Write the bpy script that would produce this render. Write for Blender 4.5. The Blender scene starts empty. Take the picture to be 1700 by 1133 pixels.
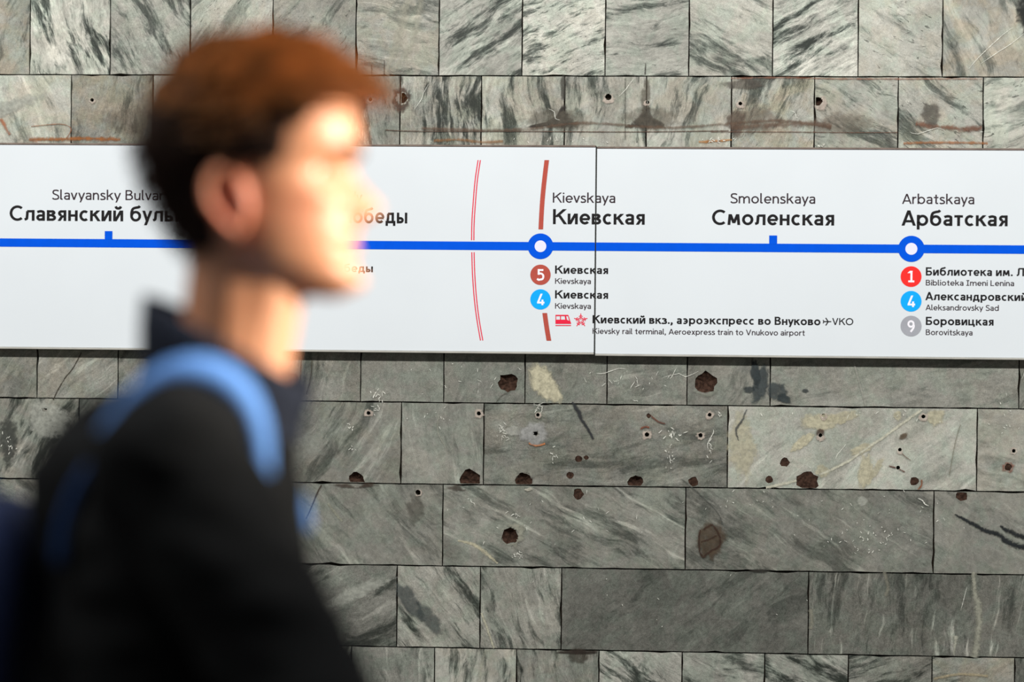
import bpy, bmesh, math, random
from mathutils import Vector, Matrix, noise
from mathutils.bvhtree import BVHTree

SC = bpy.context.scene
COL = SC.collection
random.seed(7)

# ------------------------------------------------------------------ camera
FOCAL_PX, CAM = 4545.0, Vector((0.358, -5.0, 1.5))
YAW, ROLL = math.radians(4.1), math.radians(0.54)
FWD = Vector((-math.sin(YAW), math.cos(YAW), 0))
RT0 = Vector((math.cos(YAW), math.sin(YAW), 0))
UP0 = Vector((0, 0, 1))
RT = RT0 * math.cos(ROLL) + UP0 * math.sin(ROLL)
UPV = UP0 * math.cos(ROLL) - RT0 * math.sin(ROLL)
cd = bpy.data.cameras.new('camera')
cam = bpy.data.objects.new('camera', cd)
COL.objects.link(cam)
m = Matrix((RT, UPV, -FWD)).transposed().to_4x4()
m.translation = CAM
cam.matrix_world = m
cd.sensor_width = 36.0
cd.lens = FOCAL_PX / 1700 * 36
cd.dof.use_dof = True
cd.dof.focus_distance = 5.0
cd.dof.aperture_fstop = 1.7
SC.camera = cam

# ------------------------------------------------------------------ world, lamps, exposure
SC.view_settings.view_transform = 'Standard'
SC.view_settings.look = 'None'
SC.view_settings.exposure = 0.0
SC.view_settings.gamma = 1.0
SC.view_settings.use_curve_mapping = False
wd = bpy.data.worlds.new('station_hall')
SC.world = wd
wd.use_nodes = True
wd.node_tree.nodes['Background'].inputs[0].default_value = (0.95, 1.0, 1.02, 1)
wd.node_tree.nodes['Background'].inputs[1].default_value = 0.12


def lamp(name, kind, loc, target, energy, color, **kw):
    d = bpy.data.lights.new(name, kind)
    d.energy = energy
    d.color = color
    for k, v in kw.items():
        setattr(d, k, v)
    o = bpy.data.objects.new(name, d)
    COL.objects.link(o)
    o.location = loc
    o.rotation_euler = (Vector(target) - Vector(loc)).to_track_quat('-Z', 'Y').to_euler()
    return o


# the long strip of ceiling luminaires over the platform
lamp('ceiling_strip_light', 'AREA', (0.0, -2.65, 3.45), (0.0, 0.0, 1.2), 255, (1.0, 0.985, 0.95),
     shape='RECTANGLE', size=9.0, size_y=0.14)
# the lamp the person walks towards
lamp('platform_spot_light', 'SPOT', (2.3, -2.36, 2.10), (-0.03, -2.36, 1.62), 820, (1.0, 0.90, 0.76),
     spot_size=math.radians(17), spot_blend=0.6, shadow_soft_size=0.12)


def W(px, py, yp=0.0):
    """wall point seen at a pixel of the photograph, on the vertical plane y = yp"""
    d = FWD + RT * ((px - 850) / FOCAL_PX) + UPV * ((566.5 - py) / FOCAL_PX)
    t = (yp - CAM.y) / d.y
    return CAM + d * t


def srgb(r, g, b):
    f = lambda c: (c / 255 / 12.92) if c <= 10 else ((c / 255 + 0.055) / 1.055) ** 2.4
    return (f(r), f(g), f(b), 1.0)


# ------------------------------------------------------------------ helpers
def tag(o, label=None, cat=None, group=None, kind=None):
    if label: o['label'] = label
    if cat: o['category'] = cat
    if group: o['group'] = group
    if kind: o['kind'] = kind
    return o


def link(name, me, mat=None, parent=None, smooth=False):
    if mat: me.materials.append(mat)
    if smooth:
        me.polygons.foreach_set('use_smooth', [True] * len(me.polygons))
    o = bpy.data.objects.new(name, me)
    COL.objects.link(o)
    if parent: o.parent = parent
    return o


def from_bm(name, bm, mat=None, parent=None, smooth=False):
    me = bpy.data.meshes.new(name)
    bm.to_mesh(me)
    bm.free()
    return link(name, me, mat, parent, smooth)


def empty(name, loc=(0, 0, 0)):
    o = bpy.data.objects.new(name, None)
    o.empty_display_size = 0.1
    o.location = loc
    COL.objects.link(o)
    return o


def add_box(bm, x0, x1, y0, y1, z0, z1):
    v = [bm.verts.new(p) for p in ((x0, y0, z0), (x1, y0, z0), (x1, y1, z0), (x0, y1, z0),
                                   (x0, y0, z1), (x1, y0, z1), (x1, y1, z1), (x0, y1, z1))]
    for f in ((0, 3, 2, 1), (4, 5, 6, 7), (0, 1, 5, 4), (1, 2, 6, 5), (2, 3, 7, 6), (3, 0, 4, 7)):
        bm.faces.new([v[i] for i in f])


# ------------------------------------------------------------------ node material helper
class NT:
    def __init__(self, name):
        self.m = bpy.data.materials.new(name)
        self.m.use_nodes = True
        self.t = self.m.node_tree
        self.b = self.t.nodes['Principled BSDF']
        self.out = self.t.nodes['Material Output']

    def n(self, typ, ins=None, **props):
        nd = self.t.nodes.new(typ)
        for k, v in props.items():
            setattr(nd, k, v)
        for k, v in (ins or {}).items():
            self.set(nd.inputs[k], v)
        return nd

    def set(self, sock, v):
        if isinstance(v, bpy.types.NodeSocket):
            self.t.links.new(v, sock)
        else:
            sock.default_value = v

    def math(self, op, a, b=0.0, c=0.0, clamp=False):
        nd = self.n('ShaderNodeMath', {0: a, 1: b, 2: c}, operation=op)
        nd.use_clamp = clamp
        return nd.outputs[0]

    def vmath(self, op, a, b):
        return self.n('ShaderNodeVectorMath', {0: a, 1: b}, operation=op).outputs[0]

    def attr(self, name, out='Fac', typ='OBJECT'):
        return self.n('ShaderNodeAttribute', attribute_name=name, attribute_type=typ).outputs[out]

    def noise(self, vec, scale, detail=4.0, rough=0.55, dist=0.0, w=None):
        ins = {'Vector': vec, 'Scale': scale, 'Detail': detail, 'Roughness': rough, 'Distortion': dist}
        kw = {}
        if w is not None:
            kw['noise_dimensions'] = '4D'
        nd = self.n('ShaderNodeTexNoise', None, **kw)
        if w is not None:
            ins['W'] = w
        for k, v in ins.items():
            self.set(nd.inputs[k], v)
        return nd.outputs['Fac']

    def ramp(self, fac, lo, hi, a=0.0, b=1.0, smooth=True):
        nd = self.n('ShaderNodeMapRange', {'Value': fac, 'From Min': lo, 'From Max': hi, 'To Min': a, 'To Max': b})
        nd.interpolation_type = 'SMOOTHSTEP' if smooth else 'LINEAR'
        return nd.outputs[0]

    def mix(self, f, a, b, mode='MIX'):
        nd = self.n('ShaderNodeMix', data_type='RGBA', blend_type=mode)
        self.set(nd.inputs[0], f)
        self.set(nd.inputs[6], a)
        self.set(nd.inputs[7], b)
        return nd.outputs[2]

    def bump(self, h, strength=0.3, dist=0.001):
        nd = self.n('ShaderNodeBump', {'Height': h, 'Strength': strength, 'Distance': dist})
        self.t.links.new(nd.outputs[0], self.b.inputs['Normal'])


def plain(name, col, rough=0.5, metal=0.0, nscale=60.0, namt=0.06, bump=0.0, bscale=200.0, spec=0.5):
    k = NT(name)
    pos = k.n('ShaderNodeTexCoord').outputs['Object']
    f = k.noise(pos, nscale, 3.0)
    c = k.mix(k.ramp(f, 0.3, 0.7), tuple(x * (1 - namt) for x in col[:3]) + (1,),
              tuple(min(1, x * (1 + namt)) for x in col[:3]) + (1,))
    k.set(k.b.inputs['Base Color'], c)
    k.b.inputs['Roughness'].default_value = rough
    k.b.inputs['Metallic'].default_value = metal
    k.b.inputs['Specular IOR Level'].default_value = spec
    if bump:
        k.bump(k.noise(pos, bscale, 5.0), bump)
    return k.m


def marble():
    """polished grey marble; each tile carries its own tone, vein angle, contrast ... as object properties"""
    k = NT('grey_veined_marble')
    pos = k.n('ShaderNodeTexCoord').outputs['Object']
    isl = k.n('ShaderNodeNewGeometry').outputs['Random Per Island']
    spread = k.attr('spread')
    seed = k.math('ADD', k.attr('seed'), k.math('MULTIPLY', k.math('MULTIPLY', isl, spread), 40.0))
    tone = k.math('ADD', k.attr('tone'), k.math('MULTIPLY', k.math('SUBTRACT', isl, 0.5), k.math('MULTIPLY', spread, 0.35)))
    contrast, ang, freq = k.attr('contrast'), k.attr('vein_angle'), k.attr('freq')
    blotch, lightv, warm = k.attr('blotch'), k.attr('light_veins'), k.attr('warm')
    # warp
    wn = k.n('ShaderNodeTexNoise', noise_dimensions='4D')
    k.set(wn.inputs['Vector'], pos); k.set(wn.inputs['W'], seed)
    wn.inputs['Scale'].default_value = 9.0; wn.inputs['Detail'].default_value = 2.0
    wv = k.vmath('SCALE', k.vmath('SUBTRACT', wn.outputs['Color'], (0.5, 0.5, 0.5)), (0, 0, 0))
    wv.node.inputs['Scale'].default_value = 0.045
    p = k.vmath('ADD', pos, wv)
    rot = k.n('ShaderNodeVectorRotate', {'Vector': p, 'Axis': (0, 1, 0), 'Angle': ang}, rotation_type='AXIS_ANGLE').outputs[0]

    def st(sx, sz):
        return k.vmath('MULTIPLY', rot, (sx, 1.0, sz))
    broad = k.noise(st(2.2, 9.0), freq, 5.0, 0.6, 0.3, seed)
    fine = k.noise(st(7.0, 30.0), freq, 7.0, 0.72, 0.6, k.math('ADD', seed, 5.3))
    hair = k.noise(st(26.0, 110.0), freq, 4.0, 0.7, 0.8, k.math('ADD', seed, 9.1))
    speck = k.noise(pos, 110.0, 6.0, 0.72, 0.9, k.math('ADD', seed, 2.2))
    cloud = k.noise(pos, 8.0, 4.0, 0.6, 0.8, k.math('ADD', seed, 7.7))
    grain = k.noise(pos, 900.0, 2.0, 0.7)
    # tone -> albedo in a perceptual scale
    v = k.math('ADD', tone, k.math('MULTIPLY', k.math('SUBTRACT', cloud, 0.5), k.math('ADD', 0.30, k.math('MULTIPLY', contrast, 0.25))))
    v = k.math('ADD', v, k.math('MULTIPLY', k.math('SUBTRACT', speck, 0.5), 0.34))
    v = k.math('ADD', v, k.math('ADD', k.math('MULTIPLY', k.math('SUBTRACT', fine, 0.5), k.math('ADD', 0.02, k.math('MULTIPLY', contrast, 0.55))), k.math('MULTIPLY', k.math('SUBTRACT', hair, 0.5), k.math('ADD', 0.04, k.math('MULTIPLY', contrast, 0.35)))))
    v = k.math('ADD', v, k.math('MULTIPLY', k.math('SUBTRACT', grain, 0.5), 0.42))
    # dark veins : where broad streaks are low, broken up by the fine streaks
    mixn = k.math('ADD', k.math('MULTIPLY', broad, 0.62), k.math('MULTIPLY', fine, 0.38))
    dark = k.ramp(mixn, 0.50, 0.40)
    dark = k.math('MULTIPLY', dark, k.math('ADD', 0.55, k.math('MULTIPLY', k.ramp(hair, 0.35, 0.6), 0.45)))
    v = k.math('SUBTRACT', v, k.math('MULTIPLY', dark, k.math('MULTIPLY', contrast, 0.60)))
    sp = k.ramp(k.noise(st(18.0, 60.0), freq, 5.0, 0.6, 0.9, k.math('ADD', seed, 12.0)), 0.60, 0.68)
    v = k.math('SUBTRACT', v, k.math('MULTIPLY', sp, k.math('MULTIPLY', blotch, 0.40)))
    # pale veins
    lv = k.ramp(k.noise(st(2.5, 22.0), freq, 4.0, 0.6, 0.5, k.math('ADD', seed, 20.0)), 0.56, 0.68)
    v = k.math('ADD', v, k.math('MULTIPLY', lv, k.math('MULTIPLY', lightv, 0.30)))
    v = k.math('MAXIMUM', k.math('MINIMUM', v, 1.0), 0.02)
    alb = k.math('POWER', v, 2.2)
    base = k.mix(alb, (0.024, 0.026, 0.022, 1), (0.88, 0.885, 0.81, 1))
    cool = k.mix(k.math('MULTIPLY', dark, contrast), (1, 1, 1, 1), (0.86, 1.0, 0.98, 1))
    base = k.mix(1.0, base, cool, 'MULTIPLY')
    tint = k.mix(k.ramp(k.noise(pos, 26.0, 3.0, 0.6, 0.5, k.math('ADD', seed, 31.0)), 0.42, 0.62), (1.0, 0.98, 0.95, 1), (0.94, 1.0, 0.94, 1))
    base = k.mix(1.0, base, tint, 'MULTIPLY')
    wm = k.math('MULTIPLY', warm, k.ramp(k.noise(pos, 18.0, 4.0, 0.6, 1.0, k.math('ADD', seed, 40.0)), 0.38, 0.62))
    base = k.mix(wm, base, k.mix(1.0, base, (1.0, 0.80, 0.60, 1), 'MULTIPLY'))
    k.set(k.b.inputs['Base Color'], base)
    k.set(k.b.inputs['Roughness'], k.ramp(speck, 0.3, 0.7, 0.42, 0.6))
    k.b.inputs['Specular IOR Level'].default_value = 0.3
    k.bump(k.math('ADD', k.math('MULTIPLY', fine, 0.5), speck), 0.35, 0.0008)
    return k.m


def stain_mat(name, scale, lo, hi, amt):
    """mineral patches, rust and scratches: soft ragged edge from the mesh's own 'edge' attribute"""
    k = NT(name)
    pos = k.n('ShaderNodeTexCoord').outputs['Object']
    e = k.attr('edge', 'Fac', 'GEOMETRY')
    col = k.attr('stain_color', 'Color')
    op = k.attr('opacity')
    nz = k.noise(pos, scale, 8.0, 0.72, 0.5)
    a = k.ramp(k.math('ADD', e, k.math('MULTIPLY', k.math('SUBTRACT', nz, 0.5), amt)), lo, hi)
    a = k.math('MULTIPLY', a, op)
    n2 = k.noise(pos, 120.0, 5.0, 0.7)
    c = k.mix(k.ramp(n2, 0.3, 0.7), k.mix(1.0, col, (0.72, 0.72, 0.72, 1), 'MULTIPLY'), k.mix(1.0, col, (1.2, 1.2, 1.2, 1), 'MULTIPLY'))
    k.set(k.b.inputs['Base Color'], c)
    k.set(k.b.inputs['Alpha'], a)
    k.b.inputs['Roughness'].default_value = 0.6
    k.b.inputs['Specular IOR Level'].default_value = 0.25
    return k.m


M_MARBLE = marble()
M_STAIN = stain_mat('ragged_stain', 75.0, 0.15, 1.0, 2.4)
M_LINE = stain_mat('fine_line_mark', 260.0, 0.2, 0.9, 1.6)
M_MORTAR = plain('dark_joint_mortar', srgb(58, 50, 42), 0.95, nscale=40, namt=0.4, bump=0.6, spec=0.1)
M_RUSTFILL = plain('brown_filler', srgb(58, 42, 34), 0.95, nscale=180, namt=0.5, bump=1.0, bscale=260, spec=0.1)
M_PALEFILL = plain('pale_filler', srgb(150, 146, 136), 0.9, nscale=180, namt=0.2, bump=0.6, spec=0.1)
M_FLOOR = plain('grey_granite_floor', srgb(120, 116, 110), 0.35, nscale=250, namt=0.35)
M_SIGN = plain('white_sign_plastic', srgb(217, 223, 228), 0.45, nscale=5, namt=0.012, spec=0.25)
M_ALU = plain('brushed_aluminium', srgb(196, 194, 186), 0.4, 0.4, nscale=30, namt=0.08)
M_RAIL = plain('dull_brown_rail', srgb(112, 98, 90), 0.6, 0.2, nscale=40, namt=0.25)
M_SEAM = plain('dark_seam_gasket', srgb(60, 62, 58), 0.8)
M_INK = plain('black_ink', srgb(22, 20, 22), 0.55, spec=0.2)
M_INKD = plain('dark_grey_ink', srgb(52, 40, 46), 0.55, spec=0.2)
M_BLUE = plain('blue_line_ink', srgb(0, 84, 218), 0.6, spec=0.05, namt=0.03)
M_LBLUE = plain('light_blue_ink', srgb(0, 168, 252), 0.5, spec=0.2, namt=0.03)
M_BROWN = plain('brown_line_ink', srgb(178, 82, 70), 0.6, spec=0.05, namt=0.03)
M_RED = plain('red_badge_ink', srgb(255, 44, 40), 0.5, spec=0.2, namt=0.03)
M_CRIM = plain('crimson_ink', srgb(228, 34, 66), 0.5, spec=0.2, namt=0.03)
M_GREY = plain('grey_badge_ink', srgb(160, 162, 170), 0.5, spec=0.2, namt=0.03)
M_YELL = plain('yellow_badge_ink', srgb(250, 205, 40), 0.5, spec=0.2, namt=0.03)
M_NUM = plain('white_numeral_ink', srgb(240, 238, 246), 0.5, spec=0.2, namt=0.02)
M_RINGC = plain('pale_lilac_ring_centre', srgb(226, 226, 244), 0.5, spec=0.2, namt=0.01)

# ------------------------------------------------------------------ the marble wall
PITCH = 0.15
Z0 = W(850, 126).z                      # joint between the two top courses
BACK_Y, FRONT_Y = 0.012, 0.0
bm = bmesh.new()
add_box(bm, -2.6, 3.0, BACK_Y, 0.20, -0.02, 3.0)
wall = from_bm('wall_back', bm, M_MORTAR)
wall['kind'] = 'structure'
bm = bmesh.new()
add_box(bm, -2.6, 3.0, -6.5, 0.20, -0.12, -0.02)
floor = from_bm('floor', bm, M_MORTAR)
floor['kind'] = 'structure'
# floor slabs, joined: nothing of the floor is in the picture
bm = bmesh.new()
for i in range(8):
    for j in range(9):
        x, y = -2.6 + i * 0.7, -6.5 + j * 0.72
        add_box(bm, x + .002, x + .698, y + .002, min(y + .718, -0.002), -0.03, 0.0)
fs = from_bm('floor_slabs', bm, M_FLOOR, floor)
fs['kind'] = 'stuff'

# rough round or ragged openings in the tiles: px, py, radius px, kind
HOLES = [
    (843, 636, 16, 'big'), (1171, 636, 18, 'big'), (667, 163, 10, 'big'), (1010, 161, 5.5, 'bolt'), (1357, 168, 8, 'big'),
    (592, 796, 13, 'big'), (779, 797, 18, 'big'), (870, 798, 14, 'big'), (1055, 801, 12, 'big'),
    (960, 821, 9, 'fill'), (847, 890, 14, 'big'), (483, 631, 12, 'fill'), (1340, 799, 18, 'fill'),
    (1303, 768, 7.5, 'fill'), (1518, 800, 7, 'fill'), (1596, 824, 9, 'fill'), (1674, 776, 6, 'fill'), (1151, 800, 8, 'fill'),
    (960, 762, 6, 'fill'), (973, 760, 4, 'fill'), (946, 789, 6, 'fill'),
    (76, 678, 3.5, 'bolt'), (694, 818, 4.5, 'bolt'), (612, 686, 3.2, 'bolt'), (795, 687, 3.5, 'bolt'), (893, 689, 3, 'bolt'),
    (889, 720, 3.8, 'bolt'), (1074, 722, 3.8, 'bolt'), (1163, 723, 3.5, 'bolt'), (1178, 689, 3.2, 'bolt'),
    (1077, 691, 4, 'fill'), (1075, 170, 3.2, 'bolt'), (1229, 172, 3.2, 'bolt'), (615, 165, 3.2, 'bolt'), (153, 166, 3.2, 'bolt'),
    (1367, 690, 3.2, 'bolt'), (1362, 723, 3.4, 'bolt'), (1533, 692, 3.4, 'bolt'), (1494, 747, 3.2, 'bolt'), (1491, 777, 3.4, 'bolt'),
    (1683, 749, 3.2, 'bolt'), (1674, 776.5, 2.5, 'none'), (1277, 797, 6, 'fill'),
]
PX = PITCH / 136.3                       # metres per photo pixel on the wall


def hole_poly(px, py, r, kind, box):
    c = W(px, py)
    rnd = random.Random(int(px * 7 + py))
    n = 8 if kind == 'bolt' else (16 if r > 9 else 11)
    jag = 0.06 if kind == 'bolt' else 0.17
    pts = []
    for i in range(n):
        a = i / n * 2 * math.pi
        rr = r * PX * (1 + rnd.uniform(-jag, jag))
        x = min(max(c.x + rr * math.cos(a), box[0] + .0012), box[1] - .0012)
        z = min(max(c.z + rr * math.sin(a), box[2] + .0008), box[3] - .0012)
        if pts and (Vector((x, z)) - Vector(pts[-1])).length < 2e-4: continue
        pts.append((x, z))
    return c, pts


def make_tile(x0, x1, z0, z1, p, seed):
    rnd = random.Random(seed)
    g = 0.0009
    x0, x1, z0, z1 = x0 + g, x1 - g, z0 + g, z1 - g
    cx, cz = (x0 + x1) / 2, (z0 + z1) / 2
    outline = []

    def edge(a, b, n):
        for i in range(n):
            t = i / n
            x, z = a[0] + (b[0] - a[0]) * t, a[1] + (b[1] - a[1]) * t
            j = 0 if i == 0 else abs(rnd.gauss(0, 0.00045)) + (rnd.uniform(.0008, .0024) if rnd.random() < .07 else 0)
            dx, dz = (cx - x), (cz - z)
            if abs(b[0] - a[0]) > abs(b[1] - a[1]): x, z = x, z + math.copysign(j, dz)
            else: x, z = x + math.copysign(j, dx), z
            outline.append((x, z))
    nx, nz = max(6, int((x1 - x0) / .018)), 8
    edge((x0, z0), (x1, z0), nx); edge((x1, z0), (x1, z1), nz)
    edge((x1, z1), (x0, z1), nx); edge((x0, z1), (x0, z0), nz)
    holes = []
    for h in HOLES:
        if h[3] == 'none': continue
        c = W(h[0], h[1])
        if x0 < c.x < x1 and z0 < c.z < z1:
            holes.append((h, hole_poly(*h, (x0, x1, z0, z1))))
    bm = bmesh.new()
    yo = rnd.uniform(-0.0005, 0.0005)
    loops = []
    for pts in [outline] + [hp[1] for _, hp in holes]:
        vs = [bm.verts.new((x - cx, FRONT_Y + yo, z - cz)) for x, z in pts]
        es = [bm.edges.new((vs[i], vs[(i + 1) % len(vs)])) for i in range(len(vs))]
        loops.append((vs, es))
    bmesh.ops.triangle_fill(bm, use_beauty=True, edges=[e for _, es in loops for e in es], normal=(0, -1, 0))
    for vs, es in loops:
        lo = [bm.verts.new((v.co.x, BACK_Y + .001, v.co.z)) for v in vs]
        for i in range(len(vs)):
            bm.faces.new((vs[i], vs[(i + 1) % len(vs)], lo[(i + 1) % len(vs)], lo[i]))
    bmesh.ops.recalc_face_normals(bm, faces=bm.faces)
    o = from_bm('tile', bm, M_MARBLE, wall)
    o.location = (cx, 0, cz)
    o['tone'], o['contrast'], o['vein_angle'] = float(p[0]), float(p[1]), float(math.radians(p[2]))
    o['freq'] = float(p[3]); o['blotch'] = float(p[4]); o['light_veins'] = float(p[5]); o['warm'] = float(p[6])
    o['seed'] = rnd.uniform(0, 100); o['spread'] = 0.0
    for h, (c, pts) in holes:
        if h[3] == 'bolt': continue
        b2 = bmesh.new()
        dep = 0.008 if h[3] == 'big' else 0.0012
        mid = b2.verts.new((c.x - cx, dep + (.003 if h[3] == 'big' else 0), c.z - cz))
        r1 = [b2.verts.new(((c.x + (x - c.x) * .6) - cx, dep + rnd.uniform(-.0015, .0015) * (1 if h[3] == 'big' else .3), (c.z + (z - c.z) * .6) - cz)) for x, z in pts]
        r2 = [b2.verts.new((x - cx, dep * .45 if h[3] == 'big' else dep, z - cz)) for x, z in pts]
        n = len(pts)
        for i in range(n):
            b2.faces.new((mid, r1[i], r1[(i + 1) % n]))
            b2.faces.new((r1[i], r2[i], r2[(i + 1) % n], r1[(i + 1) % n]))
        bmesh.ops.recalc_face_normals(b2, faces=b2.faces)
        from_bm('hole_filler', b2, M_RUSTFILL, o)
    return o


# vertical joints (px) of each course in view, and for each tile
# tone, contrast, vein angle, frequency, dark flecks, pale veins, warm staining
D = (0.6, .5, 60, 3, .2, .1, .2)
COURSES = {
    0: ([-87, 50, 183, 316, 453, 591, 729, 867, 1005, 1144, 1283, 1425, 1565, 1704, 1845],
        [(.56, .45, 70, 3, .3, .1, .5), (.72, 1.3, 106, 2.2, .2, .1, .1), (.60, .65, 122, 3, .1, .2, .1), (.66, .35, 55, 3, .9, .1, .2),
         (.55, .35, 45, 3, .6, .1, .2), (.60, .4, 170, 3, .4, .5, .3), (.62, .8, 36, 3, .2, .3, 0), (.74, .9, 22, 4.4, .9, .2, .1),
         (.62, .75, 8, 2.6, .4, .2, 0), (.67, .65, 152, 2.2, .2, .2, .1), (.74, 1.5, 27, 1.5, 0, 0, 0), (.69, .35, 150, 2.6, .8, .1, .2),
         (.62, .5, 112, 2, .3, .2, .5), D]),
    1: ([-18, 118, 254, 390, 527, 664, 799, 937, 1073, 1214, 1352, 1491, 1632, 1772],
        [(.70, .45, 112, 2, .1, .3, .3), (.54, .45, 80, 3, .2, .1, .6), (.6, .5, 80, 3, .2, .1, .4), (.58, .5, 80, 3, .2, .1, .2),
         (.50, .8, 100, 2.6, .4, .1, .3), (.60, 1.0, 92, 2.6, .3, .1, .3), (.62, .8, 92, 2.4, .1, .1, .3), (.63, .7, 86, 2.6, .1, .1, .2),
         (.64, .6, 72, 3, .2, .1, .3), (.60, .7, 66, 2.6, .5, .1, .6), (.62, .6, 155, 3, .7, .1, .3), (.68, .6, 142, 2.4, .8, .1, .3),
         (.72, .5, 22, 2.2, .9, 0, .1)]),
    2: ([-80, 58, 195, 332, 470, 608, 745, 883, 1020, 1158, 1297, 1436, 1576, 1716], None),
    3: ([-10, 126, 262, 399, 536, 672, 808, 945, 1083, 1222, 1361, 1501, 1641, 1780], None),
    4: ([-75, 62, 196, 330, 462, 599, 737, 872, 1008, 1141, 1279, 1692, 1832],
        [(.52, .15, 45, 3, .1, .3, .3), (.52, .2, 45, 3, .1, .4, .3), (.48, .3, 60, 3, .1, .2, .2), (.46, .3, 60, 3, 0, .2, .2),
         (.47, .3, 82, 3, 0, .3, .2), (.49, .12, 90, 3, 0, .15, .1), (.47, .12, 60, 3, 0, .2, .1), (.47, .12, 60, 3, 0, .1, .1),
         (.48, .12, 10, 3, 0, .3, .1), (.47, .2, 60, 3, .1, .1, .1), (.53, .22, 12, 2, .1, .2, .1), (.5, .3, 60, 3, 0, 0, .2)]),
    5: ([-275, 131, 262, 666, 803, 1208, 1622, 2035],
        [(.50, .8, 62, 1.6, .1, .4, .2), (.46, .4, 60, 2, 0, .1, .1), (.47, .35, 58, 2, 0, .5, .2), (.50, .2, 100, 2, 0, .4, .1),
         (.47, .30, 8, 1.8, 0, .35, .2), (.66, .15, 45, 2, 0, .3, .1), (.63, .2, 165, 2, 0, .2, .2)]),
    6: ([-72, 66, 200, 333, 735, 1138, 1550, 1962],
        [(.56, .4, 150, 2.4, 0, .3, .2), (.5, .3, 140, 3, 0, .2, .1), (.5, .3, 140, 3, 0, .2, .1), (.50, .28, 132, 1.8, 0, .5, .1),
         (.47, .35, 153, 2.2, 0, .6, .1), (.46, .25, 148, 2.6, 0, .35, .1), (.50, .2, 150, 2, 0, .2, .1)]),
    7: ([-148, 255, 659, 797, 932, 1342, 1753],
        [(.42, .4, 30, 2, 0, .3, 0), (.42, .5, 28, 1.6, 0, .4, 0), (.56, .7, 130, 2.2, 0, .2, .1), (.55, .6, 110, 2.4, .1, .4, .1),
         (.36, .2, 40, 2.4, 0, .15, 0), (.39, .3, 84, 2.6, 0, 1.0, .1)]),
    8: ([-95, 40, 175, 311, 447, 583, 721, 857, 994, 1132, 1269, 1408, 1547, 1684, 1825],
        [D, D, D, D, D, (.50, .4, 95, 3, 0, .5, 0), (.66, .6, 84, 2.6, 0, .3, .2), (.48, .75, 98, 2.6, .1, .2, .2), (.60, .9, 142, 2.2, 0, .3, 0),
         (.55, .6, 168, 2.6, 0, .5, 0), (.56, .9, 150, 2.2, .1, .4, 0), (.46, .7, 18, 2.4, .3, .1, .1), (.52, .45, 20, 2.6, .1, .5, .4), (.34, .5, 60, 3, 0, .1, 0)]),
}
for k, (js, ps) in COURSES.items():
    zt, zb = Z0 + (1 - k) * PITCH, Z0 - k * PITCH
    ymid = 126 + (k - 0.5) * 136.3
    xs = [W(j, ymid).x for j in js]
    for i in range(len(xs) - 1):
        p = ps[i] if ps else (.55, .5, 60 + 17 * (i % 5), 2.6, .2, .2, .2)
        make_tile(xs[i], xs[i + 1], zb, zt, p, k * 100 + i)
# the rest of the wall, beyond the frame: same tiles, joined
bm = bmesh.new()


def field_row(zb, zt, xa, xb, off):
    x = xa + off
    if off > 0.01: add_box(bm, xa, x - .0018, 0, BACK_Y + .001, zb, zt)
    while x < xb - .01:
        e = min(x + .1515, xb)
        add_box(bm, x, e - .0018, random.uniform(-.0004, .0004), BACK_Y + .001, zb, zt)
        x = e


for k in range(-6, 15):
    zt, zb = Z0 + (1 - k) * PITCH - .0009, max(Z0 - k * PITCH + .0009, 0.0)
    if zb > 2.95 or zt < 0.02: continue
    off = .075 * (k % 2)
    if k in COURSES:
        js = COURSES[k][0]
        ymid = 126 + (k - 0.5) * 136.3
        field_row(zb, zt, -2.6, W(js[0], ymid).x - .001, off)
        field_row(zb, zt, W(js[-1], ymid).x + .001, 3.0, off)
    else:
        field_row(zb, min(zt, 2.99), -2.6, 3.0, off)
tf = from_bm('tile_field', bm, M_MARBLE, wall)
for a, b in (('tone', .55), ('contrast', .6), ('vein_angle', 1.3), ('freq', 2.6), ('blotch', .3), ('light_veins', .2), ('warm', .2), ('seed', 3.3), ('spread', 1.0)):
    tf[a] = float(b)
tf['kind'] = 'stuff'

# ------------------------------------------------------------------ stains, mineral patches and scratches on the marble
LAYER = [0.0008]


HOLE_C = [(W(h[0], h[1]), (h[2] * 1.03 * PX) ** 2) for h in HOLES if h[3] != 'none']


def finish_mark(name, verts, faces, edge, col, opacity, mat):
    keep = []                            # a mark never bridges an opening in the stone
    for f in faces:
        x = sum(verts[i][0] for i in f) / len(f); z = sum(verts[i][2] for i in f) / len(f)
        if all((x - c.x) ** 2 + (z - c.z) ** 2 > r2 for c, r2 in HOLE_C): keep.append(f)
    faces = keep
    me = bpy.data.meshes.new(name)
    me.from_pydata(verts, [], faces)
    at = me.attributes.new('edge', 'FLOAT', 'POINT')
    at.data.foreach_set('value', edge)
    o = link(name, me, mat, wall)
    o['stain_color'] = [float(c) for c in srgb(*col)[:3]]
    o['opacity'] = float(opacity)
    return o


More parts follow.
